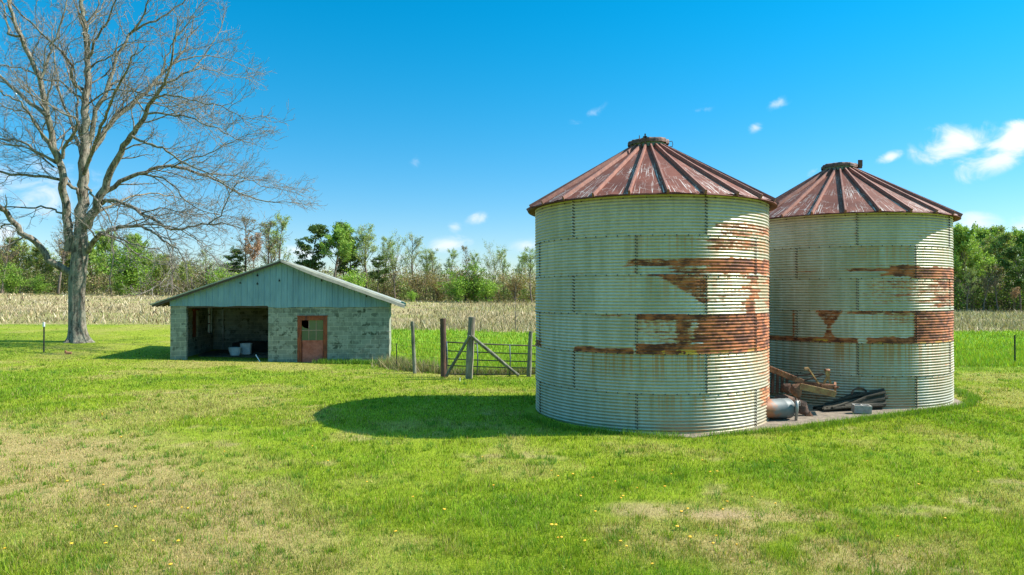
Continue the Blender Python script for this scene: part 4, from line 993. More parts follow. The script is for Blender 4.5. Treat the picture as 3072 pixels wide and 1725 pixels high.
TY = 35.7
tg = ground(235, 1026); TY = tg.y
bt = empty('bare_tree', (tg.x, tg.y, tg.z), 0, 'huge leafless tree with spreading limbs left of the shed', 'tree')
T0 = np.array(tg)
def PT(px, py, dy=0.0): return np.array(P(px, py, TY + dy)) - T0
mpx = TY / F
limbs = [
 # (points px, start radius m, end radius m, depth drift at the end m)
 ('trunkA', [(208, 754), (204, 698), (197, 629), (190, 577), (188, 541), (174, 480), (155, 423), (139, 348), (128, 302), (112, 232), (77, 155), (54, 105), (31, 39), (20, -10), (5, -90), (-10, -170)], .30, .05, -2.5, -.1),
 ('trunkB', [(240, 716), (242, 629), (245, 577), (248, 542), (248, 465), (252, 387), (252, 310), (256, 240), (258, 174), (254, 97), (244, 46), (232, -10), (226, -90), (214, -190)], .40, .05, 1.0, 0),
 ('E', [(258, 680), (277, 644), (301, 588), (329, 517), (362, 452), (390, 409), (418, 368), (441, 325), (461, 290), (484, 259), (500, 225), (512, 170), (520, 110)], .30, .04, -3.0, -.1),
 ('L', [(240, 842), (207, 816), (149, 781), (104, 726), (62, 695), (21, 643), (0, 620), (-60, 560), (-130, 500)], .25, .10, -2.5, 0),
 ('A1', [(112, 232), (120, 225), (139, 178), (151, 132), (174, 66), (190, 23), (200, -60)], .09, .03, .8, -1.8),
 ('A2', [(54, 105), (20, 100), (8, 39), (-10, -20)], .08, .03, 1.5, -2.3),
 ('A3', [(139, 348), (93, 310), (39, 267), (0, 228), (-60, 180), (-130, 150)], .13, .05, 2.0, -1.3),
 ('A4', [(162, 465), (135, 422), (97, 364), (70, 318), (23, 287), (-20, 265), (-90, 240)], .10, .03, -3.0, -.9),
 ('A5', [(165, 488), (108, 453), (58, 422), (0, 418), (-60, 400)], .09, .04, 1.5, -.8),
 ('A5b', [(158, 500), (120, 470), (70, 440), (20, 434), (-30, 415)], .06, .03, 3.5, -.8),
 ('A6', [(184, 475), (197, 426), (225, 391), (222, 350), (186, 337), (140, 310), (110, 290)], .12, .03, -2.0, -.8),
 ('B1', [(258, 174), (263, 170), (279, 124), (310, 70), (337, 12), (352, -50)], .10, .03, -2.0, .8),
 ('B2', [(254, 97), (263, 74), (287, 39), (302, 0), (310, -60)], .06, .02, 2.0, .9),
 ('B3', [(250, 310), (232, 285), (211, 271), (174, 240), (128, 236), (70, 201), (30, 198), (-30, 190)], .08, .03, 2.8, .5),
 ('B4', [(252, 270), (217, 245), (209, 194), (155, 132), (101, 77), (46, 27), (10, -30)], .11, .03, -2.6, .5),
 ('B5', [(248, 440), (229, 372), (229, 321), (221, 267), (200, 215), (190, 160)], .10, .03, 2.8, .3),
 ('C', [(250, 470), (262, 430), (279, 349), (310, 287), (333, 217), (341, 182), (372, 124), (383, 101), (426, 74), (484, 46), (523, 19), (560, -20)], .19, .03, 2.2, .3),
 ('C1', [(383, 101), (411, 66), (434, 12), (450, -40)], .08, .03, -1, 1.6),
 ('C2', [(258, 205), (290, 185), (321, 167), (361, 132), (400, 120)], .06, .02, -1.5, .8),
 ('C3', [(320, 255), (345, 240), (368, 248), (418, 279), (484, 287), (542, 318), (593, 356), (630, 392)], .07, .02, 3.4, 1.0),
 ('C4', [(252, 318), (290, 287), (341, 267), (426, 279), (480, 300), (530, 345)], .06, .02, -2.5, .6),
 ('D', [(255, 490), (267, 461), (302, 411), (337, 356), (387, 321), (426, 283), (453, 252), (480, 221), (515, 190), (545, 150), (570, 100)], .20, .04, 3.5, .3),
 ('D1', [(453, 252), (503, 240), (562, 213), (593, 186), (639, 116), (662, 70)], .09, .02, 1.5, 2.2),
 ('D2', [(515, 190), (562, 170), (620, 165), (685, 178), (740, 200)], .06, .015, 3.2, 2.7),
 ('D3', [(480, 221), (495, 170), (520, 120), (560, 70), (590, 20)], .06, .02, 0.5, 2.5),
 ('D4', [(562, 213), (620, 205), (680, 225), (730, 230)], .045, .015, 2.5, 2.4),
 ('E1', [(437, 340), (472, 337), (523, 343), (581, 356), (651, 387), (700, 412)], .07, .02, -3.4, -1.7),
 ('E2', [(392, 408), (430, 426), (469, 438), (515, 465), (558, 488), (620, 519), (700, 565)], .09, .02, -2.6, -1.4),
 ('E3', [(461, 290), (520, 285), (590, 300), (660, 320), (720, 350)], .06, .018, -4.0, -2.2),
 ('F', [(285, 600), (300, 585), (357, 546), (414, 522), (470, 503), (531, 503), (606, 522), (658, 546), (715, 579), (799, 602), (872, 607)], .17, .02, 1.0, .1),
 ('F1', [(414, 522), (451, 527), (508, 546), (545, 588), (588, 621), (640, 640)], .07, .02, -1.5, .5),
 ('F2', [(512, 503), (555, 480), (625, 461), (672, 433), (735, 405)], .055, .015, -1.5, .5),
 ('F3', [(606, 522), (670, 520), (740, 535), (800, 560), (850, 560)], .05, .015, 2.2, .7),
 ('G', [(275, 650), (291, 616), (329, 600), (376, 612), (423, 640), (470, 663), (512, 687), (564, 680), (625, 670), (682, 673), (743, 691)], .15, .02, -2.2, 0),
 ('G1', [(625, 670), (658, 645), (682, 597), (700, 560), (740, 535)], .05, .015, -2.0, -1.6),
 ('G2', [(423, 640), (480, 625), (560, 640), (630, 640), (700, 650)], .05, .015, .5, -.8),
 ('H', [(262, 755), (273, 738), (301, 705), (338, 687), (376, 675), (423, 677), (461, 701), (498, 729), (541, 762), (560, 790)], .18, .02, -3.0, 0),
 ('H1', [(308, 703), (340, 708), (376, 724), (423, 738), (480, 750)], .08, .02, -4.0, -.6),
 ('H2', [(498, 729), (510, 770), (512, 810), (489, 842), (460, 862)], .035, .012, -3.0, -2.3),
 ('H3', [(253, 560), (275, 580), (291, 602), (324, 644), (336, 682)], .08, .03, -1.5, -.3),
 ('H4', [(400, 676), (470, 675), (540, 690), (600, 730), (640, 770)], .06, .015, -1.0, -1.4),
 ('J', [(240, 590), (226, 569), (193, 546), (141, 532), (80, 525), (0, 517), (-70, 500), (-140, 495)], .12, .05, -1.8, 0),
 ('K', [(190, 640), (174, 635), (136, 619), (85, 623), (0, 619), (-60, 630)], .07, .03, -1.0, -.2),
 ('N1', [(248, 500), (235, 440), (215, 380), (190, 320), (170, 250), (160, 170), (150, 90)], .13, .03, 5.0, .2),
 ('N2', [(250, 520), (275, 450), (300, 380), (330, 320), (350, 260), (380, 200), (400, 160)], .13, .03, -5.0, .0),
 ('N3', [(175, 500), (150, 440), (120, 400), (90, 350), (60, 330), (10, 320)], .10, .03, 5.0, -.9),
 ('N4', [(280, 640), (330, 620), (390, 590), (450, 580), (520, 590), (590, 610)], .10, .02, 5.5, .2),
]
rnd = np.random.default_rng(11)
tt1 = Tubes(); tt2 = Tubes()
trunk_px = [(238, 1032, .80), (237, 1022, .66), (236, 1010, .55), (234, 994, .49), (233, 970, .455), (231, 930, .435), (231, 880, .43), (232, 845, .455), (234, 815, .46), (238, 780, .45), (240, 740, .43), (241, 705, .38)]
# fluted trunk with root flare
mb = MB(); N = 36; rings = []
for i, (px, py, r) in enumerate(trunk_px):
    c = Vector(PT(px, py)); fl = max(0, (r - .45)) * 1.1
    ring = []
    for k in range(N):
        a = 2 * PI * k / N; rr = r * .87 * TY / 35.7 * (1 + .035 * math.sin(3 * a + 1 + i * .1) + .03 * math.sin(7 * a + i * .25) + fl * (.45 * math.sin(5 * a + .6) + .25 * math.sin(8 * a))) + random.uniform(-.008, .008)
        ring.append(c + Vector((math.cos(a) * rr, math.sin(a) * rr, 0)))
    rings.append(ring)
mb.add([v for r in rings for v in r], [(i * N + k, i * N + (k + 1) % N, (i + 1) * N + (k + 1) % N, (i + 1) * N + k) for i in range(len(rings) - 1) for k in range(N)])
mb.build('trunk', M_bark, bt, smooth=True)
def smooth_poly(p, k=3):
    p = np.asarray(p, float); out = []
    for i in range(len(p) - 1):
        p0 = p[max(i - 1, 0)]; p1 = p[i]; p2 = p[i + 1]; p3 = p[min(i + 2, len(p) - 1)]
        for q in range(k):
            t_ = q / k; out.append(.5 * ((2 * p1) + (-p0 + p2) * t_ + (2 * p0 - 5 * p1 + 4 * p2 - p3) * t_ ** 2 + (-p0 + 3 * p1 - 3 * p2 + p3) * t_ ** 3))
    out.append(p[-1]); return np.array(out)
CEN = PT(250, 480)
seglist = []
def grow(p, d, L, r, lvl):
    """lvl 2..4 recursive twigs"""
    nseg = {2: 9, 3: 6, 4: 4}[lvl]
    out = p - CEN; out /= np.linalg.norm(out) + 1e-6
    pts, dd = wiggle(p, d, L, nseg, rnd, {2: .19, 3: .24, 4: .28}[lvl], (out[0] * .03, 0, {2: .02, 3: .045, 4: .06}[lvl]))
    tt2.add(pts, np.linspace(r, max(r * .35, .006), len(pts)), {2: 5, 3: 4, 4: 3}[lvl])
    if lvl == 4: return
    sp = {2: .36, 3: .22}[lvl]; nc = int(L / sp)
    for c in range(nc):
        f = .15 + .85 * (c + rnd.uniform(0, 1)) / nc
        i = min(int(f * nseg), nseg - 1); q = pts[i] + (pts[i + 1] - pts[i]) * (f * nseg - i)
        dl = pts[i + 1] - pts[i]; dl /= np.linalg.norm(dl)
        nd = side_dir(dl, rnd, rnd.uniform(.5, 1.0)) + out * .25
        grow(q, nd, L * rnd.uniform(.22, .45) * (1.15 - .5 * f) + .15, max(r * (1 - f * .6) * .45, .007), lvl + 1)
for (nm, pp, r0, r1, drift, off0) in limbs:
    n = len(pp); pts = np.array([PT(px, py, off0 + drift * (i / (n - 1)) ** 1.2) for i, (px, py) in enumerate(pp)])
    sm = smooth_poly(pts, 3); sm[2:-1] += rnd.normal(0, .04, sm[2:-1].shape)
    seg = np.linalg.norm(np.diff(sm, axis=0), axis=1); cum = np.r_[0, np.cumsum(seg)]; Lt = cum[-1]
    rad = (r0 * .82 * TY / 35.7) + (r1 * .9 * TY / 35.7 - r0 * .82 * TY / 35.7) * (cum / Lt) ** .8
    tt1.add(sm, rad, 10 if r0 > .12 else 7)
    start = {'trunkA': .3, 'trunkB': .42, 'L': .35, 'E': .35, 'C': .2, 'D': .2}.get(nm, .12)
    s = start * Lt; out = None
    while s < Lt:
        i = min(np.searchsorted(cum, s) - 1, len(sm) - 2); f = (s - cum[i]) / seg[i]; q = sm[i] + (sm[i + 1] - sm[i]) * f
        dl = (sm[i + 1] - sm[i]) / seg[i]; rr = np.interp(s, cum, rad); rem = Lt - s
        nd = side_dir(dl, rnd, rnd.uniform(.5, 1.05)); out = q - CEN; out /= np.linalg.norm(out); nd = nd + out * .3
        L2 = rnd.uniform(1.0, 2.3) * (1.0 + min(rem * .11, .8)) 
        grow(q, nd, L2, min(max(rr * .38, .014), .045), 2)
        s += rnd.uniform(.42, .78)
    for _ in range(3):
        dl = (sm[-1] - sm[-2]); dl /= np.linalg.norm(dl); grow(sm[-1], side_dir(dl, rnd, rnd.uniform(.05, .5)), rnd.uniform(1.0, 1.9), max(r1 * .8, .014), 2)
lb = tt1.build('limbs', M_bark, bt)
print('twig verts', tt2.n, 'TY', TY)
M_twig = barkmat('twig_bark', (.14, .12, .10), (.29, .25, .205))
tw = tt2.build('twigs', M_twig, bt)

# ------------------------------------------------------------------ woodland trees (prototypes share mesh data)
def leaves(name, cen, size, cols, parent, rnd, mat=M_leaf, flat=.0):
    cen = np.asarray(cen); n = len(cen); a = rnd.normal(0, 1, (n, 3)); a /= np.linalg.norm(a, axis=1, keepdims=True)
    b = rnd.normal(0, 1, (n, 3)); b -= a * (a * b).sum(1, keepdims=True); b /= np.linalg.norm(b, axis=1, keepdims=True)
    s = (size * rnd.uniform(.6, 1.4, n))[:, None]
    V_ = np.stack([cen - a * s * .5, cen + b * s * .35, cen + a * s * .5, cen - b * s * .35], 1)
    cc = np.array(cols)[rnd.integers(0, len(cols), n)] * rnd.uniform(.65, 1.3, n)[:, None]
    cc = np.repeat(cc[:, None], 4, 1)
    return mesh_obj(name, V_.reshape(-1, 3), None, mat, parent=parent, tri=np.arange(4 * n).reshape(-1, 4), attrs={'tint': cc.reshape(-1, 3)})
GRN = [(.32, .40, .10), (.25, .35, .09), (.40, .45, .18)]; GRN2 = [(.17, .29, .04), (.24, .36, .05), (.12, .21, .03)]
PINE = [(.06, .11, .03), (.085, .15, .04), (.14, .20, .05)]; RED = [(.45, .22, .15), (.5, .32, .22), (.35, .22, .12)]; PALE = [(.38, .45, .20), (.33, .40, .16), (.42, .43, .26)]
BRN = [(.30, .20, .10), (.34, .25, .12), (.25, .22, .09)]
def proto(kind, seed, cols, H=15.0, spread=1.0, dens=1.0, bare=.35, lsize=.2):
    r = np.random.default_rng(seed); root = bpy.data.objects.new('proto', None); root.location = (0, 0, 0)
    tb_ = Tubes(); L = []
    lean = r.normal(0, .02, 2)
    trunk, _ = wiggle(np.array([0., 0, -.3]), np.array([lean[0], lean[1], 1.0]), H * (.97 if kind != 'vase' else .55), 12, r, .035)
    tb_.add(trunk, np.linspace(.011 * H + .03, .02, 13), 7)
    tips = []
    if kind in ('poplar', 'vase'):
        nb = int(26 * spread) if kind == 'poplar' else 12
        for k in range(nb):
            f = r.uniform(bare, .95) if kind == 'poplar' else r.uniform(.35, 1.0)
            i = min(int(f * 12), 11); q = trunk[i] + (trunk[i + 1] - trunk[i]) * (f * 12 - i)
            az = r.uniform(0, 2 * PI); an = r.uniform(.35, .75) if kind == 'poplar' else r.uniform(.15, .6)
            d = np.array([math.cos(az) * math.sin(an), math.sin(az) * math.sin(an), math.cos(an)])
            Lb = (H * .24 * (1.25 - f) + 1.2) * spread if kind == 'poplar' else H * r.uniform(.3, .5)
            pts, _ = wiggle(q, d, Lb, 6, r, .09, (0, 0, .04)); tb_.add(pts, np.linspace(.0045 * H * (1.1 - f * .6), .018, 7), 4)
            for c in range(7):
                g_ = r.uniform(.3, 1); j = min(int(g_ * 6), 5); q2 = pts[j] + (pts[j + 1] - pts[j]) * (g_ * 6 - j); dl = pts[j + 1] - pts[j]; dl = dl / np.linalg.norm(dl)
                p2, _ = wiggle(q2, side_dir(dl, r, r.uniform(.4, .8)), Lb * r.uniform(.2, .42), 3, r, .15, (0, 0, .05)); tb_.add(p2, [.018, .014, .012, .009], 3)
                for c2 in range(3):
                    p3, _ = wiggle(p2[r.integers(1, 4)], side_dir(dl, r, r.uniform(.3, .9)), Lb * r.uniform(.1, .2), 2, r, .15, (0, 0, .05)); tb_.add(p3, [.012, .010, .007], 3)
                    tips.append(p3)
                tips.append(p2)
        for p in tips:
            n = r.poisson(9.0 * dens)
            if n: L.append(p[-1] + (p[0] - p[-1]) * r.uniform(-.15, 1, (n, 1)) + r.normal(0, .16, (n, 3)))
    elif kind == 'pine':
        for k in range(34):
            f = r.uniform(.36, .98); i = min(int(f * 12), 11); q = trunk[i] + (trunk[i + 1] - trunk[i]) * (f * 12 - i); az = r.uniform(0, 2 * PI)
            prof = min(1, (1.02 - f) * 2.6 + .2) * (0.55 + .45 * min(1, (f - .3) * 4)); Lb = H * .24 * prof * r.uniform(.7, 1.15) * spread; an = r.uniform(1.0, 1.45)
            d = np.array([math.cos(az) * math.sin(an), math.sin(az) * math.sin(an), math.cos(an)])
            pts, _ = wiggle(q, d, Lb, 5, r, .1, (0, 0, .05)); tb_.add(pts, np.linspace(.055, .02, 6), 4)
            for c in range(int(7 + 4 * dens)):
                cpt = pts[0] + (pts[-1] - pts[0]) * r.uniform(.4, 1.08) + r.normal(0, .32, 3) * np.array([1, 1, .5])
                L.append(cpt + r.normal(0, 1, (20, 3)) * np.array([.34, .34, .15]))
        L.append(trunk[-1] + r.normal(0, .3, (60, 3)))
    elif kind == 'bush':
        for k in range(int(16 * spread)):
            az = r.uniform(0, 2 * PI); an = r.uniform(.1, .75); d = np.array([math.cos(az) * math.sin(an), math.sin(az) * math.sin(an), math.cos(an)])
            pts, _ = wiggle(trunk[r.integers(0, 6)], d, H * r.uniform(.35, .75), 6, r, .12, (0, 0, .03)); tb_.add(pts, np.linspace(.05, .015, 7), 4)
            for c in range(12):
                cpt = pts[0] + (pts[-1] - pts[0]) * r.uniform(.2, 1.05) + r.normal(0, .35, 3)
                L.append(cpt + r.normal(0, .38, (int(13 * dens), 3)) * np.array([1, 1, .6]))
    t_o = tb_.build('trunk', M_bark2 if kind != 'vase' else M_bark3); t_o.parent = root
    if L:
        L = np.concatenate(L); c_o = leaves('crown', L, lsize, cols, root, r)
    return root, t_o, (c_o if L is not None and len(L) else None)
protos = {
 'pine1': proto('pine', 1, PINE, 15, 1.05, 1.2, lsize=.34), 'pine2': proto('pine', 2, PINE, 15, .75, 1.0, lsize=.32), 'pine3': proto('pine', 15, PINE + [(.10, .13, .035)], 15, .9, .8, lsize=.32),
 'pop1': proto('poplar', 3, GRN, 15, .9, .85, lsize=.16), 'pop2': proto('poplar', 4, GRN, 15, .75, .65, lsize=.16), 'popb': proto('poplar', 5, [(.26, .42, .07), (.34, .47, .10), (.19, .32, .06)], 15, .95, 1.5, lsize=.23),
 'pale1': proto('poplar', 6, PALE, 14, .8, .5, lsize=.14), 'red1': proto('poplar', 7, RED, 12, .9, .6), 'bare1': proto('poplar', 8, BRN, 15, .75, .12, .4), 'bare2': proto('poplar', 18, BRN, 15, .9, .1, .3),
 'vase1': proto('vase', 9, GRN, 13, 1, .8, lsize=.17), 'vase2': proto('vase', 10, PALE, 13, 1, .8, lsize=.15),
 'bush1': proto('bush', 11, GRN2, 8, 1.3, 1.5, lsize=.26), 'bush2': proto('bush', 12, [(.26, .42, .05), (.20, .36, .04), (.34, .46, .08)], 8, 1.2, 1.3, lsize=.24), 'brown1': proto('bush', 13, BRN, 9, 1.2, 1.0, lsize=.24),
 'leafy1': proto('poplar', 14, [(.29, .42, .07), (.37, .48, .11), (.22, .33, .05)], 14, 1.25, 1.9, .25, .26), 'leafy2': proto('poplar', 16, [(.27, .37, .07), (.34, .42, .11), (.30, .27, .12)], 14, 1.35, 1.5, .2, .26),
}
PH = {k: (9 if k == 'brown1' else 8 if k.startswith('bush') else 12 if k == 'red1' else 13 if k.startswith('vase') else 14 if k[:4] in ('pale', 'leaf') else 15) for k in protos}
bound = {}
def tree(kind, px, ptop, Y, label, cat='tree', name=None, wx=1.0, grp='trees along the far edge of the field'):
    root, t_o, c_o = protos[kind]; x = (px - 1536) / F * Y; z = z1(x, Y); Ht = CAMZ + (HZ - ptop) / F * Y - z
    nm = name or {'pin': 'pine_tree', 'bus': 'leafy_shrub', 'bro': 'brown_shrub', 'bar': 'leafless_tree', 'red': 'budding_tree'}.get(kind[:3], 'budding_tree')
    e = empty(nm, (x, Y, z), random.uniform(0, 2 * PI), label, cat, grp); s = Ht / (PH[kind] * {'pin': .99, 'bus': .95, 'vas': 1.0}.get(kind[:3], 1.02)); e.scale = (s * wx, s * wx, s)
    for src in (t_o, c_o):
        if src is None: continue
        c = src.copy(); c.parent = e; COL.objects.link(c)
    return e
TR = [
 ('pine1', 930, 668, 128, 'broad dark pine rising above the right slope of the shed roof'),
 ('popb', 1003, 652, 125.5, 'tall bright green budding tree just right of the broad pine'),
 ('pine2', 1034, 664, 131, 'slim dark pine touching the bright green budding tree'),
 ('pine2', 1062, 676, 129, 'second slim dark pine, between two budding trees'),
 ('pop1', 1102, 660, 131, 'tall light green budding tree right of the slim dark pines'),
 ('pop2', 1150, 706, 134, 'short budding tree between the tall light green one and the forked one'),
 ('vase1', 1186, 684, 128, 'forked budding tree standing clear above the brown thicket'),
 ('pale1', 1243, 697, 130, 'grey green sparse tree right of the forked budding tree'),
 ('pale1', 1302, 743, 134, 'low pale tree left of the small white cloud'),
 ('pop2', 1350, 745, 133, 'thin budding tree under the small white cloud'),
 ('bare1', 1395, 727, 129, 'thin leafless tree beneath the right end of the small cloud'),
 ('vase2', 1472, 722, 128, 'vase shaped pale tree with fanned limbs before the grain bin'),
 ('pop2', 1430, 757, 133, 'small budding tree left of the vase shaped one'),
 ('pop2', 1560, 765, 131, 'lower budding tree beside the nearer grain bin'),
 ('pop1', 1596, 731, 128, 'light green tree half hidden by the nearer grain bin'),
 ('red1', 758, 705, 127, 'bare tree flushed with reddish buds above the left roof slope'),
 ('bare1', 742, 635, 131, 'tall leafless tree among the outer twigs of the big tree'),
 ('bare1', 800, 648, 130, 'slim leafless tree left of the shed ridge'),
 ('pop2', 838, 640, 132, 'slim green tipped tree just left of the shed ridge'),
 ('pop2', 815, 662, 134, 'faint budding tree between the two slim trees at the ridge'),
 ('pine3', 702, 738, 129, 'brownish green low pine over the left roof slope'),
 ('leafy1', 335, 705, 126, 'dense light green tree just right of the big trunk'),
 ('leafy1', 425, 712, 128, 'rounded leafy tree between the big trunk and the shed'),
 ('bush1', 395, 745, 121, 'dark green leafy shrub below the rounded leafy tree'),
 ('leafy2', 60, 722, 128, 'domed leafy tree at the far left edge'),
 ('leafy2', 130, 748, 130, 'leafy tree under the big left limb'),
 ('bare2', 175, 640, 127, 'tall grey leafless tree just left of the big trunk'),
 ('bare2', 5, 670, 124, 'leafless tree cut off by the left picture edge'),
 ('bare1', 515, 720, 125, 'slender leafless tree midway between big trunk and shed'),
 ('bare2', 575, 745, 127, 'leafless grey tree left of the shed roof'),
 ('pale1', 620, 740, 128, 'pale hazy tree left of the brownish pine'),
 ('pale1', 470, 755, 130, 'pale hazy tree behind the lowest limb of the big tree'),
 ('leafy2', 550, 790, 123, 'low green tree behind the left roof tip'),
 ('bush2', 660, 790, 122, 'yellow green shrub showing above the left roof slope'),
 ('pine3', 1135, 760, 125, 'low spreading pine behind the right roof slope'),
 ('bush2', 1060, 800, 121, 'yellow green shrub above the middle of the right roof slope'),
 ('leafy1', 2915, 688, 122, 'big bright green tree right of the farther grain bin'),
 ('leafy2', 2985, 712, 128, 'green tree behind the big bright one at right'),
 ('leafy1', 3085, 700, 130, 'bright green tree cut off by the right edge'),
 ('pine1', 3062, 738, 119, 'dark pine at the right edge before bright foliage'),
 ('leafy2', 2850, 715, 126, 'leafy tree half hidden by the farther grain bin'),
 ('leafy2', 2870, 705, 136, 'pale green tree showing between farther bin and the big bright tree'),
 ('leafy1', 2955, 698, 138, 'rounded green crown rising behind the gap in the right hand wood'),
 ('leafy2', 3025, 690, 137, 'tallest green crown behind the dark pine at right'),
 ('leafy1', 3120, 705, 126, 'bright tree mostly beyond the right edge of the picture'),
 ('leafy2', 215, 752, 131, 'pale leafy tree directly behind the big trunk'),
 ('leafy1', 285, 735, 132, 'light green tree touching the right side of the big trunk'),
 ('leafy2', 480, 768, 127, 'low light green tree in the gap left of the shed'),
 ('leafy2', 10, 755, 133, 'leafy tree behind the domed one at the far left edge'),
 ('pop1', 1275, 735, 135, 'faint green tree between the sparse tree and the low pale one'),
 ('pop2', 1510, 745, 134, 'faint green tree right of the vase shaped tree'),
 ('bare1', 2995, 790, 117, 'grey leafless tree before the right hand wood'),
 ('red1', 3040, 862, 116, 'small tree with pink buds at the foot of the right hand wood'),
 ('bare2', 2950, 790, 118, 'leafless sapling in front of the big bright green tree'),
 ('pop2', 2900, 800, 117, 'young green sapling beside the wall of the farther bin'),
 ('brown1', 1395, 800, 124, 'brown budding shrub under the thin leafless tree'),
 ('bush2', 1375, 822, 121, 'bright green shrub at the field edge, leftmost of the bright clump'),
 ('bush2', 1460, 828, 121, 'bright green shrub at the field edge right of the bright clump'),
 ('bush1', 1425, 800, 123, 'darker green shrub behind the bright clump at the field edge'),
 ('brown1', 1250, 800, 124, 'brown thicket shrub below the grey green sparse tree'),
 ('brown1', 1545, 805, 124, 'rusty brown shrub left of the nearer grain bin'),
 ('bush2', 1235, 868, 119, 'low yellow green shrub just beyond the right roof tip'),
 ('brown1', 1310, 812, 125, 'brown shrub below the low pale tree'),
 ('bush1', 360, 830, 118, 'bright low shrub at the field edge right of the big trunk'),
 ('bush1', 35, 800, 119, 'dark leafy shrub at the field edge by the left picture edge'),
 ('bush1', 120, 830, 118, 'leafy shrub at the field edge left of the big trunk'),
]
for q in TR:
    tree(*q, wx=1.35 if q[0][:4] in ('bush', 'brow') else .8 if q[0] == 'pine2' else 1.3 if q[0][:3] in ('pop', 'pal', 'bar') else 1.0)
# understorey: one continuous mass of thicket
def thicket(name, x0, x1, y0, y1, n, hfun, cols, label, seed, ls=.3, stems=300):
    r = np.random.default_rng(seed); V = []; C = []
    cx = r.uniform(x0, x1, n); cy = r.uniform(y0, y1, n); hh = hfun(cx) * r.uniform(.35, 1.0, n) * (.75 + .5 * vn(cx * .12, cy * .12, seed)); cz = tz(cx, cy) + hh * r.uniform(.1, 1, n)
    pal = np.array(cols); pi_ = (vn(cx * .07, cy * .2, seed + 5) * .999 * len(pal)).astype(int) % len(pal); pi_ = np.where(r.uniform(0, 1, n) < .35, r.integers(0, len(pal), n), pi_)
    m_ = 16; c = np.repeat(np.stack([cx, cy, cz], 1), m_, 0) + r.normal(0, 1, (n * m_, 3)) * np.array([.6, .6, .4])
    cc = np.repeat(pal[pi_] * r.uniform(.7, 1.25, n)[:, None], m_, 0) * r.uniform(.7, 1.3, n * m_)[:, None]
    N_ = len(c); a = r.normal(0, 1, (N_, 3)); a /= np.linalg.norm(a, axis=1, keepdims=True); b = r.normal(0, 1, (N_, 3)); b -= a * (a * b).sum(1, keepdims=True); b /= np.linalg.norm(b, axis=1, keepdims=True)
    s = (ls * r.uniform(.5, 1.3, N_))[:, None]; V_ = np.stack([c - a * s * .5, c + b * s * .35, c + a * s * .5, c - b * s * .35], 1).reshape(-1, 3)
    q = np.arange(4 * N_).reshape(-1, 4); cc = np.repeat(cc, 4, 0)
    tb_ = Tubes()
    for k in range(stems):
        x = r.uniform(x0, x1); y = r.uniform(y0, y1); H = hfun(np.array([x]))[0] * r.uniform(.5, 1.15)
        p, _ = wiggle(np.array([x, y, z1(x, y) - .2]), np.array([r.normal(0, .12), r.normal(0, .12), 1]), H, 5, r, .1); tb_.add(p, np.linspace(.06, .015, 6), 3)
        for c_ in range(4):
            p2, _ = wiggle(p[r.integers(1, 5)], np.array([r.normal(0, .6), r.normal(0, .6), .8]), H * .35, 3, r, .15); tb_.add(p2, [.025, .02, .016, .01], 3)
    V2 = np.concatenate(tb_.V); q2 = np.concatenate(tb_.Fq) + len(V_)
    o = mesh_obj(name, np.concatenate([V_, V2]), None, tri=np.concatenate([q, q2]), mats=[M_leaf, M_bark3], midx=np.r_[np.zeros(len(q)), np.ones(len(q2))], attrs={'tint': np.concatenate([cc, np.full((len(V2), 3), .2)])})
    return tag(o, label, 'undergrowth', kind='stuff')
MIX = [(.24, .29, .07), (.18, .24, .06), (.27, .22, .11), (.31, .23, .13), (.28, .35, .08), (.30, .27, .14), (.13, .18, .05)]
thicket('undergrowth', -112, 14, 129, 150, 10500, lambda x: 6.2 + 1.8 * sst(-40, -80, x), MIX, 'tangled brown and green thicket along the field edge', 71, stems=420)
thicket('undergrowth', 72, 118, 120, 146, 6000, lambda x: np.full_like(x, 8.5), [(.13, .19, .04), (.18, .28, .05), (.2, .16, .08), (.25, .19, .14), (.24, .37, .05)], 'shaded thicket under the trees at the right', 72, stems=420)
thicket('undergrowth', 14, 72, 128, 150, 2200, lambda x: np.full_like(x, 7.0), MIX, 'thicket hidden behind the grain bins', 73, ls=.6, stems=60)
for r_, a_, b_ in protos.values():
    for q in (a_, b_):
        if q is not None: bpy.data.objects.remove(q)
    bpy.data.objects.remove(r_)
# sapling in the stubble field
g_ = ground(1546, 993); r = np.random.default_rng(91); tb_ = Tubes(); H = P(1546, 855, g_.y).z - g_.z
p, _ = wiggle(np.array([0, 0, -.1]), np.array([.02, 0, 1.]), H, 10, r, .03); tb_.add(p, np.linspace(.045, .012, 11), 5)
for c in range(16):
    p2, _ = wiggle(p[r.integers(3, 10)], np.array([r.normal(0, .5), r.normal(0, .5), .9]), r.uniform(.4, 1.0), 4, r, .15); tb_.add(p2, [.018, .015, .012, .01, .008], 3)
o = tb_.build('sapling', M_bark2); o.location = g_; tag(o, 'thin leafless sapling in the stubble left of the nearer bin', 'sapling')

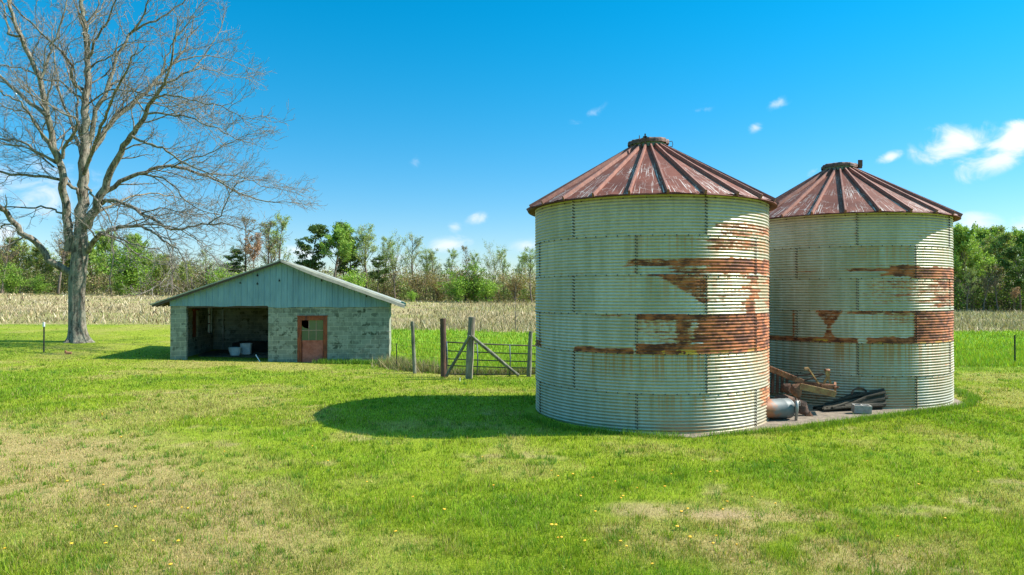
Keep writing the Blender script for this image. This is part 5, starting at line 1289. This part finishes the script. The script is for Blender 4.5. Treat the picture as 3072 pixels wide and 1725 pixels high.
# ------------------------------------------------------------------ dandelions
M_dand = simple('dandelion_yellow', (.80, .42, .02), .7, scale=40, var=.2); M_stem = simple('dandelion_stem', (.14, .22, .05), .7, scale=30)
DD = [(x / 2.862, 1300 + y / 2.862) for x, y in ((590, 440), (890, 468), (935, 635), (1168, 672), (1572, 658), (1622, 672), (1000, 838), (920, 965), (1545, 958), (625, 985), (65, 1022), (1480, 1160), (1040, 45), (1755, 345), (1320, 957), (1935, 180))]
DD += [(1600 + x / 2.862, 1300 + y / 2.862) for x, y in ((160, 340), (205, 390), (330, 378), (515, 398), (1020, 345), (1183, 374), (1125, 488), (893, 497), (400, 568), (738, 578), (770, 560), (528, 695), (1264, 693), (1318, 663), (150, 820), (190, 820), (215, 930), (237, 925), (447, 955), (745, 962), (790, 992), (1345, 920), (1347, 937), (1570, 920), (1537, 988), (1748, 1008), (1023, 1150), (1620, 683), (1865, 572), (2078, 640), (1520, 360), (1565, 347), (1443, 258), (1795, 232), (1655, 602), (2060, 258), (2200, 268), (700, 440), (1225, 822))]
DD += [(306, 1245), (309, 1248), (366, 1318), (940, 1345), (985, 1390), (1100, 1455), (1190, 1600), (1240, 1500), (1330, 1540), (1480, 1465), (1450, 1380), (2600, 1390), (2750, 1460), (2830, 1570), (2690, 1620), (2930, 1420)]
d0 = empty('dandelion', (0, 0, 0))
mb = MB()
vs = [(0, 0, .008)]; N = 14
for k in range(N): a = 2 * PI * k / N; vs.append((.021 * math.cos(a) * (1 if k % 2 else .85), .021 * math.sin(a) * (1 if k % 2 else .85), .002)); 
for k in range(N): a = 2 * PI * k / N; vs.append((.008 * math.cos(a), .008 * math.sin(a), -.012))
fs = [(0, 1 + k, 1 + (k + 1) % N) for k in range(N)] + [(1 + k, 1 + N + k, 1 + N + (k + 1) % N, 1 + (k + 1) % N) for k in range(N)]
mb.add(vs, fs); hd = mb.build('flower_head', M_dand, d0); hd.location = (0, 0, .075)
mb = MB(); mb.tube([(0, 0, -.02), (.004, 0, .03), (0, 0, .068)], .0025, 5); mb.build('stem', M_stem, d0)
for i, (px, py) in enumerate(DD):
    o = d0 if i == 0 else copy_tree(d0); gg = ground(px, py + 5); o.location = gg; s = random.uniform(.65, 1.05); o.scale = (s, s, random.uniform(.7, 1.1)); o.rotation_euler = (random.uniform(-.2, .2), random.uniform(-.2, .2), random.uniform(0, 6))
    tag(o, 'yellow dandelion flower open in the mown lawn', 'dandelion', 'dandelions dotted over the lawn')
